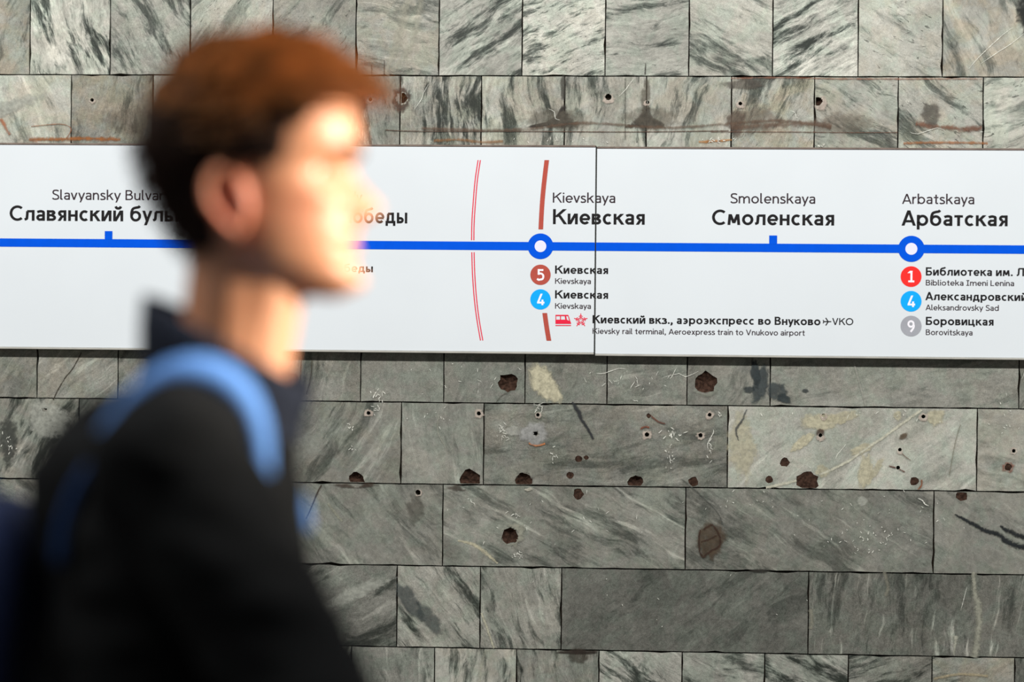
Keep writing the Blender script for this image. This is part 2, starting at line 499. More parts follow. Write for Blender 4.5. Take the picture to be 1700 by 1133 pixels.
def blob(name, px, py, rx, ry, col, op=0.8, ang=0, mat=None, n=18, poly=None):
    LAYER[0] += 0.000012
    y = -LAYER[0]
    rnd = random.Random(int(px * 3 + py * 11))
    if poly:
        cx = sum(p[0] for p in poly) / len(poly); cy = sum(p[1] for p in poly) / len(poly)
        ring = poly
    else:
        cx, cy = px, py
        ring = []
        a0 = math.radians(ang)
        for i in range(n):
            a = i / n * 2 * math.pi
            s = 1 + rnd.uniform(-.18, .18)
            u, v = rx * s * math.cos(a), ry * s * math.sin(a)
            ring.append((px + u * math.cos(a0) - v * math.sin(a0), py - (u * math.sin(a0) + v * math.cos(a0))))
    V, E, F = [], [], []
    c = W(cx, cy, y)
    V.append(c); E.append(1.0)
    N = len(ring)
    big = max(rx, ry) > 45 or poly
    steps = ((0.55, .95), (0.85, .5), (1.12, 0.0)) if big and not poly else tuple((f, min(1, (1.12 - f) * 2.2)) for f in (.14, .28, .42, .56, .7, .84, .98, 1.12))
    for f, e in steps:
        for p in ring:
            V.append(W(cx + (p[0] - cx) * f, cy + (p[1] - cy) * f, y)); E.append(e)
    for i in range(N):
        j = (i + 1) % N
        F.append((0, 1 + j, 1 + i))
        for r in range(len(steps) - 1):
            a, b = 1 + r * N, 1 + (r + 1) * N
            F.append((a + i, a + j, b + j, b + i))
    return finish_mark(name, V, F, E, col, op, mat or M_STAIN)


def ribbon_pts(V, E, F, pts, w, y):
    b = len(V)
    n = len(pts)
    for i, p in enumerate(pts):
        q0, q1 = pts[max(0, i - 1)], pts[min(n - 1, i + 1)]
        dx, dy = q1[0] - q0[0], q1[1] - q0[1]
        l = math.hypot(dx, dy) or 1
        ww = w * (p[2] if len(p) > 2 else 1.0)
        nx, ny = -dy / l * ww, dx / l * ww
        for s, e in ((-1, 0.0), (0, 1.0), (1, 0.0)):
            V.append(W(p[0] + nx * s, p[1] + ny * s, y)); E.append(e)
    for i in range(n - 1):
        for s in (0, 1):
            a = b + i * 3 + s
            F.append((a, a + 1, a + 4, a + 3))


def smooth_line(pts, k=5):
    out = []
    n = len(pts)
    for i in range(n - 1):
        p0, p1, p2, p3 = pts[max(0, i - 1)], pts[i], pts[i + 1], pts[min(n - 1, i + 2)]
        for j in range(k):
            t = j / k
            out.append(tuple(0.5 * ((2 * b) + (-a + c) * t + (2 * a - 5 * b + 4 * c - d) * t * t + (-a + 3 * b - 3 * c + d) * t ** 3)
                             for a, b, c, d in zip(p0, p1, p2, p3)))
    out.append(tuple(pts[-1]))
    return out


def line(name, pts, w, col, op=0.9, mat=None, wob=0.0):
    LAYER[0] += 0.000012
    V, E, F = [], [], []
    pts = smooth_line(pts)
    if wob:
        rnd = random.Random(int(pts[0][0]))
        pts = [(p[0] + rnd.uniform(-wob, wob), p[1] + rnd.uniform(-wob, wob)) + tuple(p[2:]) for p in pts]
    ribbon_pts(V, E, F, pts, w, -LAYER[0])
    return finish_mark(name, V, F, E, col, op, mat or M_LINE)


CREAM, PALE, DARK, RUST, BRN, WHITE, SOOT = (192, 186, 160), (176, 178, 168), (46, 52, 54), (168, 96, 40), (86, 60, 46), (232, 232, 222), (42, 36, 32)
# cream inclusions
blob('mineral_patch', 0, 0, 0, 0, CREAM, .85, poly=[(878, 604), (888, 602), (906, 606), (918, 622), (930, 645), (940, 668), (922, 670), (908, 668), (898, 660), (884, 650), (877, 630)])
blob('mineral_patch', 1232, 742, 24, 62, CREAM, .55, 4)
blob('mineral_patch', 1365, 700, 42, 15, CREAM, .75, 5)
blob('mineral_patch', 1400, 692, 30, 10, CREAM, .6, 12)
blob('mineral_patch', 1333, 734, 28, 9, CREAM, .85, 38)
blob('mineral_patch', 1553, 693, 16, 15, CREAM, .7)
blob('mineral_patch', 1438, 785, 14, 32, CREAM, .75, -4)
blob('mineral_patch', 1456, 778, 7, 22, CREAM, .6, -28)
blob('mineral_patch', 1430, 746, 22, 9, CREAM, .7, 25)
blob('mineral_patch', 1365, 783, 12, 12, CREAM, .6)
blob('mineral_patch', 1431, 832, 9, 10, PALE, .6)
blob('mineral_patch', 1490, 690, 7, 9, CREAM, .6)
blob('mineral_patch', 80, 700, 34, 44, PALE, .6, 70)
blob('mineral_patch', 20, 176, 60, 14, PALE, .6, 18)
blob('mineral_patch', 590, 985, 74, 13, PALE, .55, 24)
blob('mineral_patch', 500, 745, 40, 22, PALE, .35, 40)
line('pale_vein', [(1530, 681), (1500, 702), (1470, 724), (1440, 744), (1405, 768), (1360, 788), (1300, 804), (1272, 810)], 4.2, (196, 194, 176), .85, wob=.4)
line('pale_vein', [(760, 898, .4), (785, 904, 1), (808, 920, 1), (826, 936, .5)], 5.5, CREAM, .7)
line('pale_vein', [(1617, 950, .7), (1618, 985, .9), (1625, 1010, 1.3), (1624, 1050, 1.1), (1618, 1093, 1.3)], 9, (150, 150, 136), .85, wob=.6)
line('pale_vein', [(1587, 1056, 1.2), (1585, 1075, .6), (1583, 1088, .3)], 6, (164, 164, 150), .9)
line('pale_vein', [(1468, 950), (1474, 975), (1470, 990)], 5, (136, 134, 120), .6)
line('pale_vein', [(1346, 1012), (1348, 1030), (1346, 1045)], 6, (140, 138, 124), .7)
line('pale_vein', [(799, 1018), (808, 1042), (820, 1077)], 3.2, (178, 176, 156), .9)
line('pale_vein', [(1418, 604), (1425, 630), (1437, 674)], 3.0, (158, 158, 148), .7)
line('pale_vein', [(640, 124, .8), (655, 80, 1), (668, 40, 1), (678, -10, 1)], 12, (176, 174, 158), .5, M_STAIN)
line('pale_vein', [(700, -8), (692, 40), (680, 82), (650, 118)], 9, (176, 174, 158), .45, M_STAIN)
line('pale_vein', [(1550, 1128), (1592, 1120), (1640, 1123)], 4, (170, 158, 130), .7)
line('pale_vein', [(545, 836), (556, 852), (568, 866)], 4, (150, 150, 134), .6)
line('pale_vein', [(808, 1080), (800, 1100), (796, 1133)], 5, (176, 176, 160), .4)
# black veins and cracks
line('dark_vein_and_patch', [(950, 668, .7), (960, 684, 1.4), (966, 698, 1), (976, 712, .9), (985, 730, .6)], 4.5, (44, 46, 48), .95, wob=.5)
line('dark_vein_and_patch', [(1585, 854, .3), (1604, 864, .9), (1632, 880, 1.2), (1660, 889, 1.2), (1672, 900, 1.6), (1700, 910, 1.4), (1740, 925, 1)], 5.5, (30, 34, 36), .95, wob=.8)
line('dark_vein_and_patch', [(1660, 874, .5), (1672, 881, 1.3), (1700, 893, 1.4), (1735, 906, 1)], 5, (30, 34, 36), .9, wob=.8)
line('dark_vein_and_patch', [(1240, 680, .4), (1232, 698, 1), (1222, 715, 1), (1226, 732, .4)], 3.6, (72, 74, 74), .7, wob=.6)
line('dark_vein_and_patch', [(1132, 796), (1160, 820), (1190, 850), (1200, 872)], 2.0, (70, 74, 70), .5)
blob('dark_vein_and_patch', 1262, 638, 14, 34, (60, 68, 70), .75, -10)
blob('dark_vein_and_patch', 1290, 650, 20, 16, (60, 68, 70), .7, -35)
blob('dark_vein_and_patch', 1244, 648, 9, 7, (48, 56, 58), .7)
blob('dark_vein_and_patch', 1254, 620, 8, 26, (50, 58, 60), .8, 8)
blob('dark_vein_and_patch', 1302, 662, 14, 8, (50, 58, 60), .8, -20)
blob('dark_vein_and_patch', 1336, 649, 6, 4, (50, 56, 58), .7)
blob('dark_vein_and_patch', 14, 735, 16, 48, (64, 66, 62), .7)
blob('dark_vein_and_patch', 680, 1000, 16, 40, (66, 74, 74), .55, 35)
blob('dark_vein_and_patch', 712, 1028, 14, 36, (66, 74, 74), .5, 40)
line('crack', [(135, 586), (122, 610), (104, 634), (88, 664)], 1.6, (58, 52, 42), .95, wob=.4)
line('crack', [(534, 806), (526, 820), (520, 836), (508, 862)], 2.0, (58, 48, 38), .9, wob=.4)
line('crack', [(473, 640), (470, 655), (466, 672)], 2.0, (52, 46, 38), .9, wob=.4)
line('crack', [(500, 598), (497, 640), (488, 668)], 1.6, (70, 64, 50), .8, wob=.3)
line('crack', [(518, 598), (515, 632), (508, 655)], 1.6, (70, 64, 50), .8, wob=.3)
line('crack', [(729, 690), (726, 706), (730, 725), (740, 744)], 1.7, (150, 150, 138), .6, wob=.5)
line('crack', [(638, 100), (638, 124)], 1.2, (48, 42, 38), .9)
line('crack', [(617, 108), (617, 124)], 1.0, (48, 42, 38), .9)
line('crack', [(1072, 105), (1071, 124)], 1.6, (48, 42, 38), .9)
line('crack', [(1595, 705), (1590, 720), (1584, 745), (1576, 790)], 1.6, (112, 108, 90), .55)
line('crack', [(824, 668), (832, 658), (843, 652)], 1.2, (70, 64, 56), .7)
line('crack', [(1038, 130), (1038, 232)], 1.6, (84, 84, 76), .7)
# grime and rust bled down from the fixings above the sign
blob('grime', 0, 0, 0, 0, SOOT, .85, poly=[(862, 214), (880, 208), (905, 203), (925, 190), (934, 172), (940, 172), (946, 192), (962, 206), (956, 214), (930, 212), (900, 212)])
blob('grime', 0, 0, 0, 0, SOOT, .85, poly=[(1036, 212), (1048, 200), (1062, 190), (1070, 174), (1078, 176), (1086, 194), (1104, 206), (1108, 214), (1085, 211), (1062, 214)])
blob('grime', 1236, 140, 36, 10, (88, 80, 72), .5, 0)
blob('grime', 667, 164, 17, 22, (66, 54, 48), .75)
blob('grime', 1222, 205, 16, 24, (92, 76, 66), .5)
blob('grime', 210, 200, 60, 26, (100, 88, 76), .35)
blob('grime', 1080, 196, 50, 24, (104, 98, 86), .45)
blob('grime', 925, 198, 60, 20, (104, 98, 86), .45)
blob('grime', 1250, 200, 60, 26, (116, 102, 90), .4)
blob('grime', 1400, 205, 70, 20, (120, 108, 96), .35)
blob('grime', 1073, 156, 9, 26, (90, 82, 70), .5)
blob('grime', 935, 145, 5, 24, (60, 56, 50), .6)
blob('grime', 690, 845, 16, 26, (84, 80, 72), .4)
blob('grime', 592, 806, 40, 5, (64, 50, 40), .6)
blob('grime', 770, 810, 34, 6, (64, 52, 44), .55)
blob('grime', 960, 1090, 18, 14, (62, 54, 44), .5)
blob('grime', 1260, 948, 16, 4, (46, 44, 40), .7)
blob('grime', 960, 1083, 40, 4, (46, 38, 32), .8)
line('rust_streak', [(700, 213), (800, 216), (880, 214), (970, 204), (1100, 212), (1214, 205), (1300, 200), (1380, 212)], 4.5, (106, 84, 68), .5, M_STAIN)
line('rust_streak', [(1214, 212), (1280, 208), (1352, 205), (1380, 211)], 8, (112, 88, 72), .5, M_STAIN)
line('rust_streak', [(1520, 206), (1560, 210), (1600, 214), (1630, 212)], 8, (120, 80, 60), .7, M_STAIN)
blob('grime', 1545, 190, 16, 22, (80, 74, 68), .55)
line('rust_streak', [(640, 216), (700, 218), (860, 218), (1050, 219), (1210, 217)], 1.6, (84, 62, 50), .8)
line('rust_streak', [(1180, 219), (1300, 219), (1400, 220), (1490, 220)], 1.5, (100, 70, 56), .7)
line('rust_streak', [(48, 232), (100, 231), (150, 230), (200, 232)], 6, (150, 92, 44), .75, M_STAIN)
line('rust_streak', [(52, 210), (100, 206), (118, 214), (110, 230)], 1.6, (140, 90, 60), .7)
line('rust_streak', [(0, 198), (6, 206), (16, 224)], 5, (168, 90, 44), .6, M_STAIN)
line('rust_streak', [(720, 234), (760, 232), (800, 236), (835, 234)], 4.5, (140, 100, 62), .6, M_STAIN)
line('rust_streak', [(1160, 236), (1190, 234), (1215, 232)], 4, (176, 116, 50), .7, M_STAIN)
line('rust_streak', [(1500, 238), (1540, 237), (1590, 237), (1640, 238)], 4, (158, 98, 50), .65, M_STAIN)
line('rust_streak', [(1214, 130), (1300, 129), (1400, 131), (1500, 131), (1630, 131)], 2.4, (140, 92, 70), .55, M_STAIN)
line('rust_streak', [(1063, 713), (1070, 709), (1078, 710)], 3, (120, 62, 40), .8)
line('rust_streak', [(1080, 690), (1092, 700), (1104, 704)], 2.6, (96, 52, 38), .8)
line('rust_streak', [(878, 736), (890, 740), (905, 737)], 3, (190, 120, 70), .9)
line('rust_streak', [(1476, 774), (1490, 778), (1502, 784)], 2, (88, 44, 32), .9)
line('rust_streak', [(1494, 748), (1500, 756), (1512, 765)], 1.6, (96, 64, 48), .7)
line('rust_streak', [(1530, 797), (1530, 806), (1524, 813)], 2.5, (130, 78, 48), .9)
blob('grime', 1362, 719, 9, 7, (74, 52, 42), .7)
blob('grime', 1500, 725, 8, 6, (92, 78, 62), .8, 30)
blob('grime', 1674, 776, 11, 10, (132, 78, 60), .6)
blob('grime', 1180, 898, 26, 34, (78, 62, 46), .62, -18)
line('crack', [(1163, 880), (1160, 905), (1166, 925), (1180, 915), (1196, 905), (1192, 885), (1182, 872), (1168, 880)], 2.6, (58, 40, 30), .9, wob=.8)
line('crack', [(1164, 900), (1175, 897), (1190, 890)], 2.0, (58, 40, 30), .8, wob=.6)
# ground-down pale halos round old fixings
blob('ground_halo', 887, 720, 27, 20, (160, 160, 158), .7, 10)
blob('ground_halo', 852, 716, 14, 10, (186, 186, 178), .45)
blob('ground_halo', 878, 782, 22, 16, (138, 138, 128), .6)
blob('ground_halo', 852, 888, 21, 20, (150, 150, 136), .8)
blob('ground_halo', 878, 813, 7, 4, (176, 172, 158), .9)
blob('ground_halo', 1171, 650, 20, 10, (134, 138, 126), .5)
for (x, y, r) in ((1074, 722, 9), (1163, 724, 8), (1074, 171, 6), (1229, 173, 8), (612, 686, 8), (795, 687, 9), (893, 690, 6), (694, 819, 7), (1178, 690, 8),
                  (1367, 692, 7), (1362, 727, 8), (1533, 693, 9), (1494, 750, 6), (153, 167, 6), (615, 166, 6), (1011, 164, 11), (1683, 749, 7), (1362, 172, 13)):
    blob('ground_halo', x, y, r, r * .9, (190, 176, 164), .75)

# white paint flecks and fine scratches: far too many to count
blob('dark_vein_and_patch', 1712, 16, 26, 48, (30, 32, 30), .9)  # soft dark patch at the upper right corner
rnd = random.Random(21)
V, E, F = [], [], []
LAYER[0] += 0.00003


def fleck(x, y, l, a, w):
    dx, dy = math.cos(math.radians(a)) * l / 2, -math.sin(math.radians(a)) * l / 2
    q = rnd.uniform(-.12, .12) * l
    ribbon_pts(V, E, F, smooth_line([(x - dx, y - dy, .3), (x - dx * .3 + q, y - dy * .3 - q * .5, 1.0), (x + dx * .4 - q * .6, y + dy * .4 + q, .9), (x + dx, y + dy, .3)], 2), w * .8, -LAYER[0])


for (cx, cy, sx, sy, n, l, w) in ((625, 655, 10, 12, 12, 6, 1.6), (622, 680, 10, 6, 9, 4, 1.4), (583, 712, 10, 6, 7, 4, 1.5), (585, 746, 6, 3, 4, 4, 1.3),
                                  (893, 678, 6, 5, 12, 9, 1.2), (918, 755, 6, 12, 8, 5, 1.6), (1112, 722, 20, 8, 16, 7, 1.6), (1112, 760, 8, 20, 22, 3, 1.4),
                                  (1178, 740, 4, 22, 10, 7, 1.3), (835, 720, 10, 14, 24, 6, .9), (1195, 688, 4, 5, 5, 5, 1.5), (1460, 885, 40, 16, 24, 3, 1.4),
                                  (1420, 905, 60, 20, 20, 4, 1.1), (855, 856, 8, 4, 8, 5, 1.5), (860, 922, 6, 6, 14, 4, 1.2), (1400, 692, 160, 14, 14, 5, 1.2),
                                  (780, 625, 60, 25, 14, 6, .9), (1040, 640, 60, 22, 20, 7, .9), (720, 690, 40, 30, 10, 4, 1), (1190, 232, 20, 5, 14, 5, 1.8),
                                  (1365, 240, 6, 3, 4, 5, 2.4), (930, 234, 60, 5, 12, 4, 1.4), (1670, 700, 25, 30, 10, 4, 1.2), (15, 735, 10, 30, 12, 4, 1.6),
                                  (1500, 850, 160, 60, 26, 4, 1), (900, 870, 160, 50, 26, 5, .9), (1150, 1020, 180, 50, 10, 3, 1), (1240, 830, 80, 20, 14, 4, 1)):
    for _ in range(n):
        fleck(rnd.gauss(cx, sx * .6), rnd.gauss(cy, sy * .6), l * rnd.uniform(.4, 1.5), rnd.uniform(20, 160), w * rnd.uniform(.6, 1.2))
for (x, y, l, a, w) in ((1180, 730, 34, 75, 1.6), (1015, 617, 50, 8, 1), (1130, 622, 60, 10, 1.1), (1118, 620, 22, 60, 1.2), (1050, 640, 14, 60, 1.2),
                        (1645, 80, 100, 43, 1.2), (1665, 80, 90, 35, 1.3), (1040, 145, 40, 50, 1.1), (920, 190, 26, -45, 1.2), (1320, 190, 20, -40, 1),
                        (1533, 834, 22, -35, 2.2), (785, 835, 14, -60, 1.4), (700, 160, 50, 60, 1), (525, 88, 22, 50, 1), (1630, 219, 4, 0, 1), (1540, 219, 60, 0, 1.0),
                        (1396, 750, 30, 55, 1), (1600, 995, 40, 75, 1), (1700, 620, 20, 70, 1)):
    fleck(x, y, l, a, w)
fl = finish_mark('paint_flecks', V, F, E, WHITE, .9, M_LINE)
fl['kind'] = 'stuff'

# ------------------------------------------------------------------ lettering: a stroke face drawn glyph by glyph
XH, DE = 0.71, -0.25


def gl(ch, w):
    """one glyph -> (advance body width, list of flat polygons); cap height 1"""
    P = []
    h = w / 2

    def V(x, a=0.0, b=XH):                                  # stem
        P.append([(x - h, a), (x + h, a), (x + h, b), (x - h, b)])

    def H(a, b, y, t=w * .94):                              # bar
        P.append([(a, y - t / 2), (b, y - t / 2), (b, y + t / 2), (a, y + t / 2)])

    def Dg(x0, y0, x1, y1):                                 # diagonal with level ends
        k = h * math.hypot(x1 - x0, y1 - y0) / abs(y1 - y0)
        P.append([(x0 - k, y0), (x0 + k, y0), (x1 + k, y1), (x1 - k, y1)])

    def R(pts, t=w):                                        # stroke along points
        n = len(pts)
        L = []
        for i in range(n):
            q0, q1 = pts[max(0, i - 1)], pts[min(n - 1, i + 1)]
            dx, dy = q1[0] - q0[0], q1[1] - q0[1]
            l = math.hypot(dx, dy) or 1
            L.append((-dy / l * t / 2, dx / l * t / 2))
        for i in range(n - 1):
            a, b, u, v = pts[i], pts[i + 1], L[i], L[i + 1]
            P.append([(a[0] - u[0], a[1] - u[1]), (b[0] - v[0], b[1] - v[1]), (b[0] + v[0], b[1] + v[1]), (a[0] + u[0], a[1] + u[1])])

    def A(cx, cy, rx, ry, a0=0, a1=360, n=None):            # arc, outer radii
        n = n or max(8, int(abs(a1 - a0) / 12))
        R([(cx + (rx - h) * math.cos(math.radians(a0 + (a1 - a0) * i / n)), cy + (ry - h) * math.sin(math.radians(a0 + (a1 - a0) * i / n))) for i in range(n + 1)])

    def S(pts):
        R(smooth_line(pts, 6))

    def dot(x, y, r=w * .62):
        P.append([(x + r * math.cos(i * math.pi / 5), y + r * math.sin(i * math.pi / 5)) for i in range(10)])
    m = XH / 2
    c = ch
    if c == ' ': return .34, P
    if c in '.,':
        dot(w * .62, w * .6)
        if c == ',': Dg(w * .25, -.17, w * .8, w * .5)
        return w * 1.25, P
    # capitals
    if c in 'КK': V(h, 0, 1); Dg(w * 1.05, .47, .70, 1); Dg(.36, .60, .74, 0); return .82, P
    if c == 'С': A(.47, .5, .47, .515, 48, 312); return .80, P
    if c == 'П': V(h, 0, 1); V(.78 - h, 0, 1); H(h, .78 - h, 1 - h); return .78, P
    if c in 'АA': Dg(h * 1.1, 0, .42, 1 - .0); Dg(.84 - h * 1.1, 0, .42, 1); H(.2, .64, .29); return .84, P
    if c == 'Б':
        V(h, 0, 1); H(0, .60, 1 - h); H(h, .38, .60 - h); H(h, .38, h); A(.36, .30, .30, .30, -90, 90); return .66, P
    if c in 'ВB':
        V(h, 0, 1); H(h, .34, 1 - h); H(h, .38, .53); H(h, .38, h); A(.34, .755, .26, .245 + 0, -90, 90); A(.37, .285, .29, .285, -90, 90); return .66, P
    if c == 'Л': S([(0, h), (.10, .04 + h), (.18, .25), (.22, 1 - h)]); H(.20, .74, 1 - h); V(.76 - h, 0, 1); return .76, P
    if c == 'P': V(h, 0, 1); H(h, .34, 1 - h); H(h, .34, .42); A(.34, .71, .29, .29 + h * .1, -90, 90); return .64, P
    if c == 'L': V(h, 0, 1); H(0, .54, h); return .56, P
    if c == 'I': V(.22, 0, 1); H(0, .44, h); H(0, .44, 1 - h); return .44, P
    if c == 'V': Dg(h * 1.1, 1, .41, 0); Dg(.82 - h * 1.1, 1, .41, 0); return .82, P
    if c == 'O': A(.5, .5, .5, .515); return 1.0, P
    if c == 'S': S([(.54, .86), (.44, .94 - h * .2), (.30, 1 - h * .9), (.13, .91), (h, .76), (.12, .61), (.30, .52), (.48, .42), (.57 - h * .3, .26), (.48, .10), (.28, h * .9), (.12, .07), (.02, .17)]); return .58, P
    # lower case common to both alphabets
    if c in 'сc': A(.31, m, .31, m + .01, 50, 310); return .54, P
    if c in 'оo': A(.33, m, .33, m + .01); return .66, P
    if c in 'аa':
        S([(.06, .575), (.14, XH - h * 1.25), (.27, XH - h * .95), (.42, XH - h * 1.5), (.52 - h, .48), (.52 - h, .40)]); V(.52 - h, 0, .46)
        A(.24, .215, .24, .222, 90, 270); H(.24, .52 - h, .437 - h, w * .9); S([(.24, h), (.36, h * 1.2), (.52 - h, .17)]); return .53, P
    if c in 'еe': A(.32, m, .32, m + .01, 0, 318, 24); H(h * .6, .64 - h * .6, m - .01, w * .88); return .62, P
    if c in 'рp': V(h, DE, XH); A(.33, m, .33, m + .01); return .66, P
    if c in 'уy': Dg(h * 1.1, XH, .31, 0); Dg(.62 - h * 1.1, XH, .20, DE); return .60, P
    if c in 'кk':
        t = 1.03 if c == 'k' else XH
        V(h, 0, t); Dg(w * .95, .33, .50, XH); Dg(.26, .44, .54, 0); return .58, P
    if c in 'эз' and c == 'э': A(.23, m, .31, m + .01, -130, 130); H(.16, .5, m, w * .88); return .56, P
    if c == 'з': S([(.03, .60), (.12, XH - h), (.27, XH - h), (.41, .55), (.36, .42), (.22, .375)]); S([(.20, .375), (.38, .34), (.46, .20), (.38, .08), (.22, h * .9), (.10, .05), (.0, .14)]); return .51, P
    if c == 'л': S([(0, h), (.08, .03 + h), (.14, .18), (.17, XH - h)]); H(.15, .56, XH - h); V(.60 - h); return .60, P
    if c == 'в': V(h); H(h, .30, XH - h); H(h, .34, .375); H(h, .34, h); A(.30, .54, .22, .175, -90, 90); A(.32, .21, .24, .21, -90, 90); return .55, P
    if c == 'я': V(.52 - h); H(.22, .5, XH - h); H(.22, .5, .30); A(.24, .505, .22, .208, 90, 270); Dg(h * 1.1, 0, .26, .30); return .53, P
    if c == 'н': V(h); V(.57 - h); H(h, .5, m + .01); return .57, P
    if c in 'ий':
        V(h); V(.60 - h); Dg(h * 1.5, .0, .60 - h * 1.5, XH)
        if c == 'й': S([(.14, .98), (.20, .88), (.30, .85), (.40, .88), (.46, .98)])
        return .60, P
    if c == 'б': A(.33, .345, .33, .355); S([(h, .36), (h * 1.1, .60), (.16, .82), (.32, .90), (.50, .94), (.58, 1.02)]); return .67, P
    if c == 'д': S([(.10, w), (.16, .25), (.18, XH - h)]); H(.16, .56, XH - h); V(.58 - h, w * .5, XH); H(0, .68, h); V(h, -.17, w); V(.68 - h, -.17, w); return .68, P
    if c == 'ы': V(h); H(h, .26, .42 - h); H(h, .26, h); A(.24, .21, .24, .21, -90, 90); V(.72 - h); return .72, P
    if c == 'ь': V(h); H(h, .30, .42 - h); H(h, .30, h); A(.28, .21, .24, .21, -90, 90); return .53, P
    if c == 'м': Dg(h * 1.0, 0, .14, XH); Dg(.74 - h, 0, .60, XH); Dg(.14 + h * .2, XH, .37, .12); Dg(.60 - h * .2, XH, .37, .12); return .74, P
    if c == 'т': H(0, .50, XH - h); V(.25); return .50, P
    if c == 'п': V(h); V(.57 - h); H(h, .5, XH - h); return .57, P
    if c == 'ц': V(h); V(.57 - h); H(h, .66, h); V(.68 - h, -.17, w); return .68, P
    # latin only
    if c == 'l': V(h, .15, 1.03); S([(h, .2), (h * 1.05, .09), (.15, h), (.21, h)]); return .22, P
    if c == 'i': V(h); dot(h, .93); return w, P
    if c == 'v': Dg(h * 1.1, XH, .30, 0); Dg(.60 - h * 1.1, XH, .30, 0); return .60, P
    if c == 'x': Dg(h * 1.1, XH, .53 - h, 0); Dg(.53 - h, XH, h * 1.1, 0); return .54, P
    if c in 'nmr':
        V(h)
        if c == 'r': S([(h, .42), (.14, .60), (.26, XH - h * .9), (.36, XH - h)]); return .35, P
        q = .55 if c == 'n' else .52
        S([(h, .42), (.12, .58), (.27, XH - h * .85), (.42, .60), (q - h, .42)]); V(q - h, 0, .45)
        if c == 'm':
            S([(q - h, .42), (q + .06, .58), (q + .20, XH - h * .85), (q + .34, .60), (2 * q - w, .42)]); V(2 * q - w, 0, .45); return 2 * q - h, P
        return .55, P
    if c == 'u': V(h, .28, XH); V(.55 - h); S([(h, .32), (.10, .12), (.26, h * .85), (.42, .12), (.55 - h, .3)]); return .55, P
    if c == 's': S([(.41, .58), (.34, .63), (.24, XH - h * .9), (.11, .63), (h * 1.1, .53), (.13, .42), (.26, .36), (.38, .28), (.43 - h * .3, .19), (.36, .08), (.22, h * .9), (.10, .05), (.02, .12)]); return .45, P
    if c == 't': V(.20, .14, .93); H(0, .40, XH - h); S([(.20, .2), (.21, .09), (.28, h * .9), (.38, h * 1.2)]); return .40, P
    if c == 'b': V(h, 0, 1.03); A(.33, m, .33, m + .01); return .66, P
    if c == 'd': V(.66 - h, 0, 1.03); A(.33, m, .33, m + .01); return .66, P
    # numerals
    if c == '1': V(.33, 0, 1); Dg(.10, .80, .33, 1); H(.06, .58, h); return .60, P
    if c == '4': Dg(.13, .22, .44, 1); H(.06, .70, .22); V(.52, 0, .48); return .70, P
    if c == '5': H(.12, .56, 1 - h); V(.15, .5, 1); S([(.13, .55), (.24, .61), (.38, .60), (.52, .50), (.56, .31), (.48, .13), (.30, h), (.14, .06), (.03, .16)]); return .62, P
    if c == '9': A(.31, .68, .31, .325); S([(.62 - h, .66), (.55, .42), (.44, .20), (.28, 0)]); return .64, P
    if c == '8': A(.30, .75, .25, .26); A(.30, .275, .30, .285); return .60, P
    return .5, P


GAP = {}


def layout(text, w):
    x, out = 0.0, []
    for i, ch in enumerate(text):
        bw, P = gl(ch, w)
        out += [[(a + x, b) for a, b in p] for p in P]
        last = x + bw
        gap = .105 if w > .13 else .115
        if ch in 'уyУvAАK К' or (i + 1 < len(text) and text[i + 1] in 'vyуAА'): gap *= .5
        if ch == ' ' or (i + 1 < len(text) and text[i + 1] == ' '): gap = 0.04
        x = last + gap
    return out, last


SIGN_Y = -0.020                          # front face of the boards
INK_Y = SIGN_Y - 0.0004
SEAM = W(988.5, 420, SIGN_Y).x
Z_TOP, Z_BOT = W(985, 241.5, SIGN_Y).z, W(985, 589.0, SIGN_Y).z
X_L, X_R = W(-560, 420, SIGN_Y).x, W(2350, 420, SIGN_Y).x
ROOTS = []


def make_board(x0, x1, dz, label):
    root = empty('line_map_sign', ((x0 + x1) / 2, 0, Z_BOT + dz))
    tag(root, label, 'sign', 'route map boards mounted end to end on the marble wall')
    ox, oz = root.location.x, root.location.z
    top, bot = Z_TOP + dz - oz, Z_BOT + dz - oz

    def part(name, a, b, y0, y1, z0, z1, mat):
        b_ = bmesh.new()
        add_box(b_, a - ox, b - ox, y0, y1, z0, z1)
        bmesh.ops.bevel(b_, geom=b_.edges[:], offset=.0006, segments=1, affect='EDGES')
        return from_bm(name, b_, mat, root)
    part('board', x0 + .0005, x1 - .0005, SIGN_Y, -.003, bot + .0035, top - .0035, M_SIGN)
    part('bottom_rail', x0 + .0005, x1 - .0005, SIGN_Y - .0015, -.002, bot, bot + .0034, M_ALU)
    part('top_rail', x0 + .0005, x1 - .0005, SIGN_Y - .0015, -.002, top - .0034, top, M_RAIL)
    part('end_gasket', x1 - .0004 if x0 < SEAM - .01 else x0 - .0006, x1 + .0006 if x0 < SEAM - .01 else x0 + .0004, SIGN_Y + .0006, -.004, bot, top, M_SEAM)
    return root


b_left = make_board(X_L, SEAM - .0008, 0.0, 'white line map board left of the vertical seam, partly behind the walking man')
b_right = make_board(SEAM + .0008, X_R, -0.0022, 'white metro line map board right of the vertical seam, showing Смоленская and Арбатская')


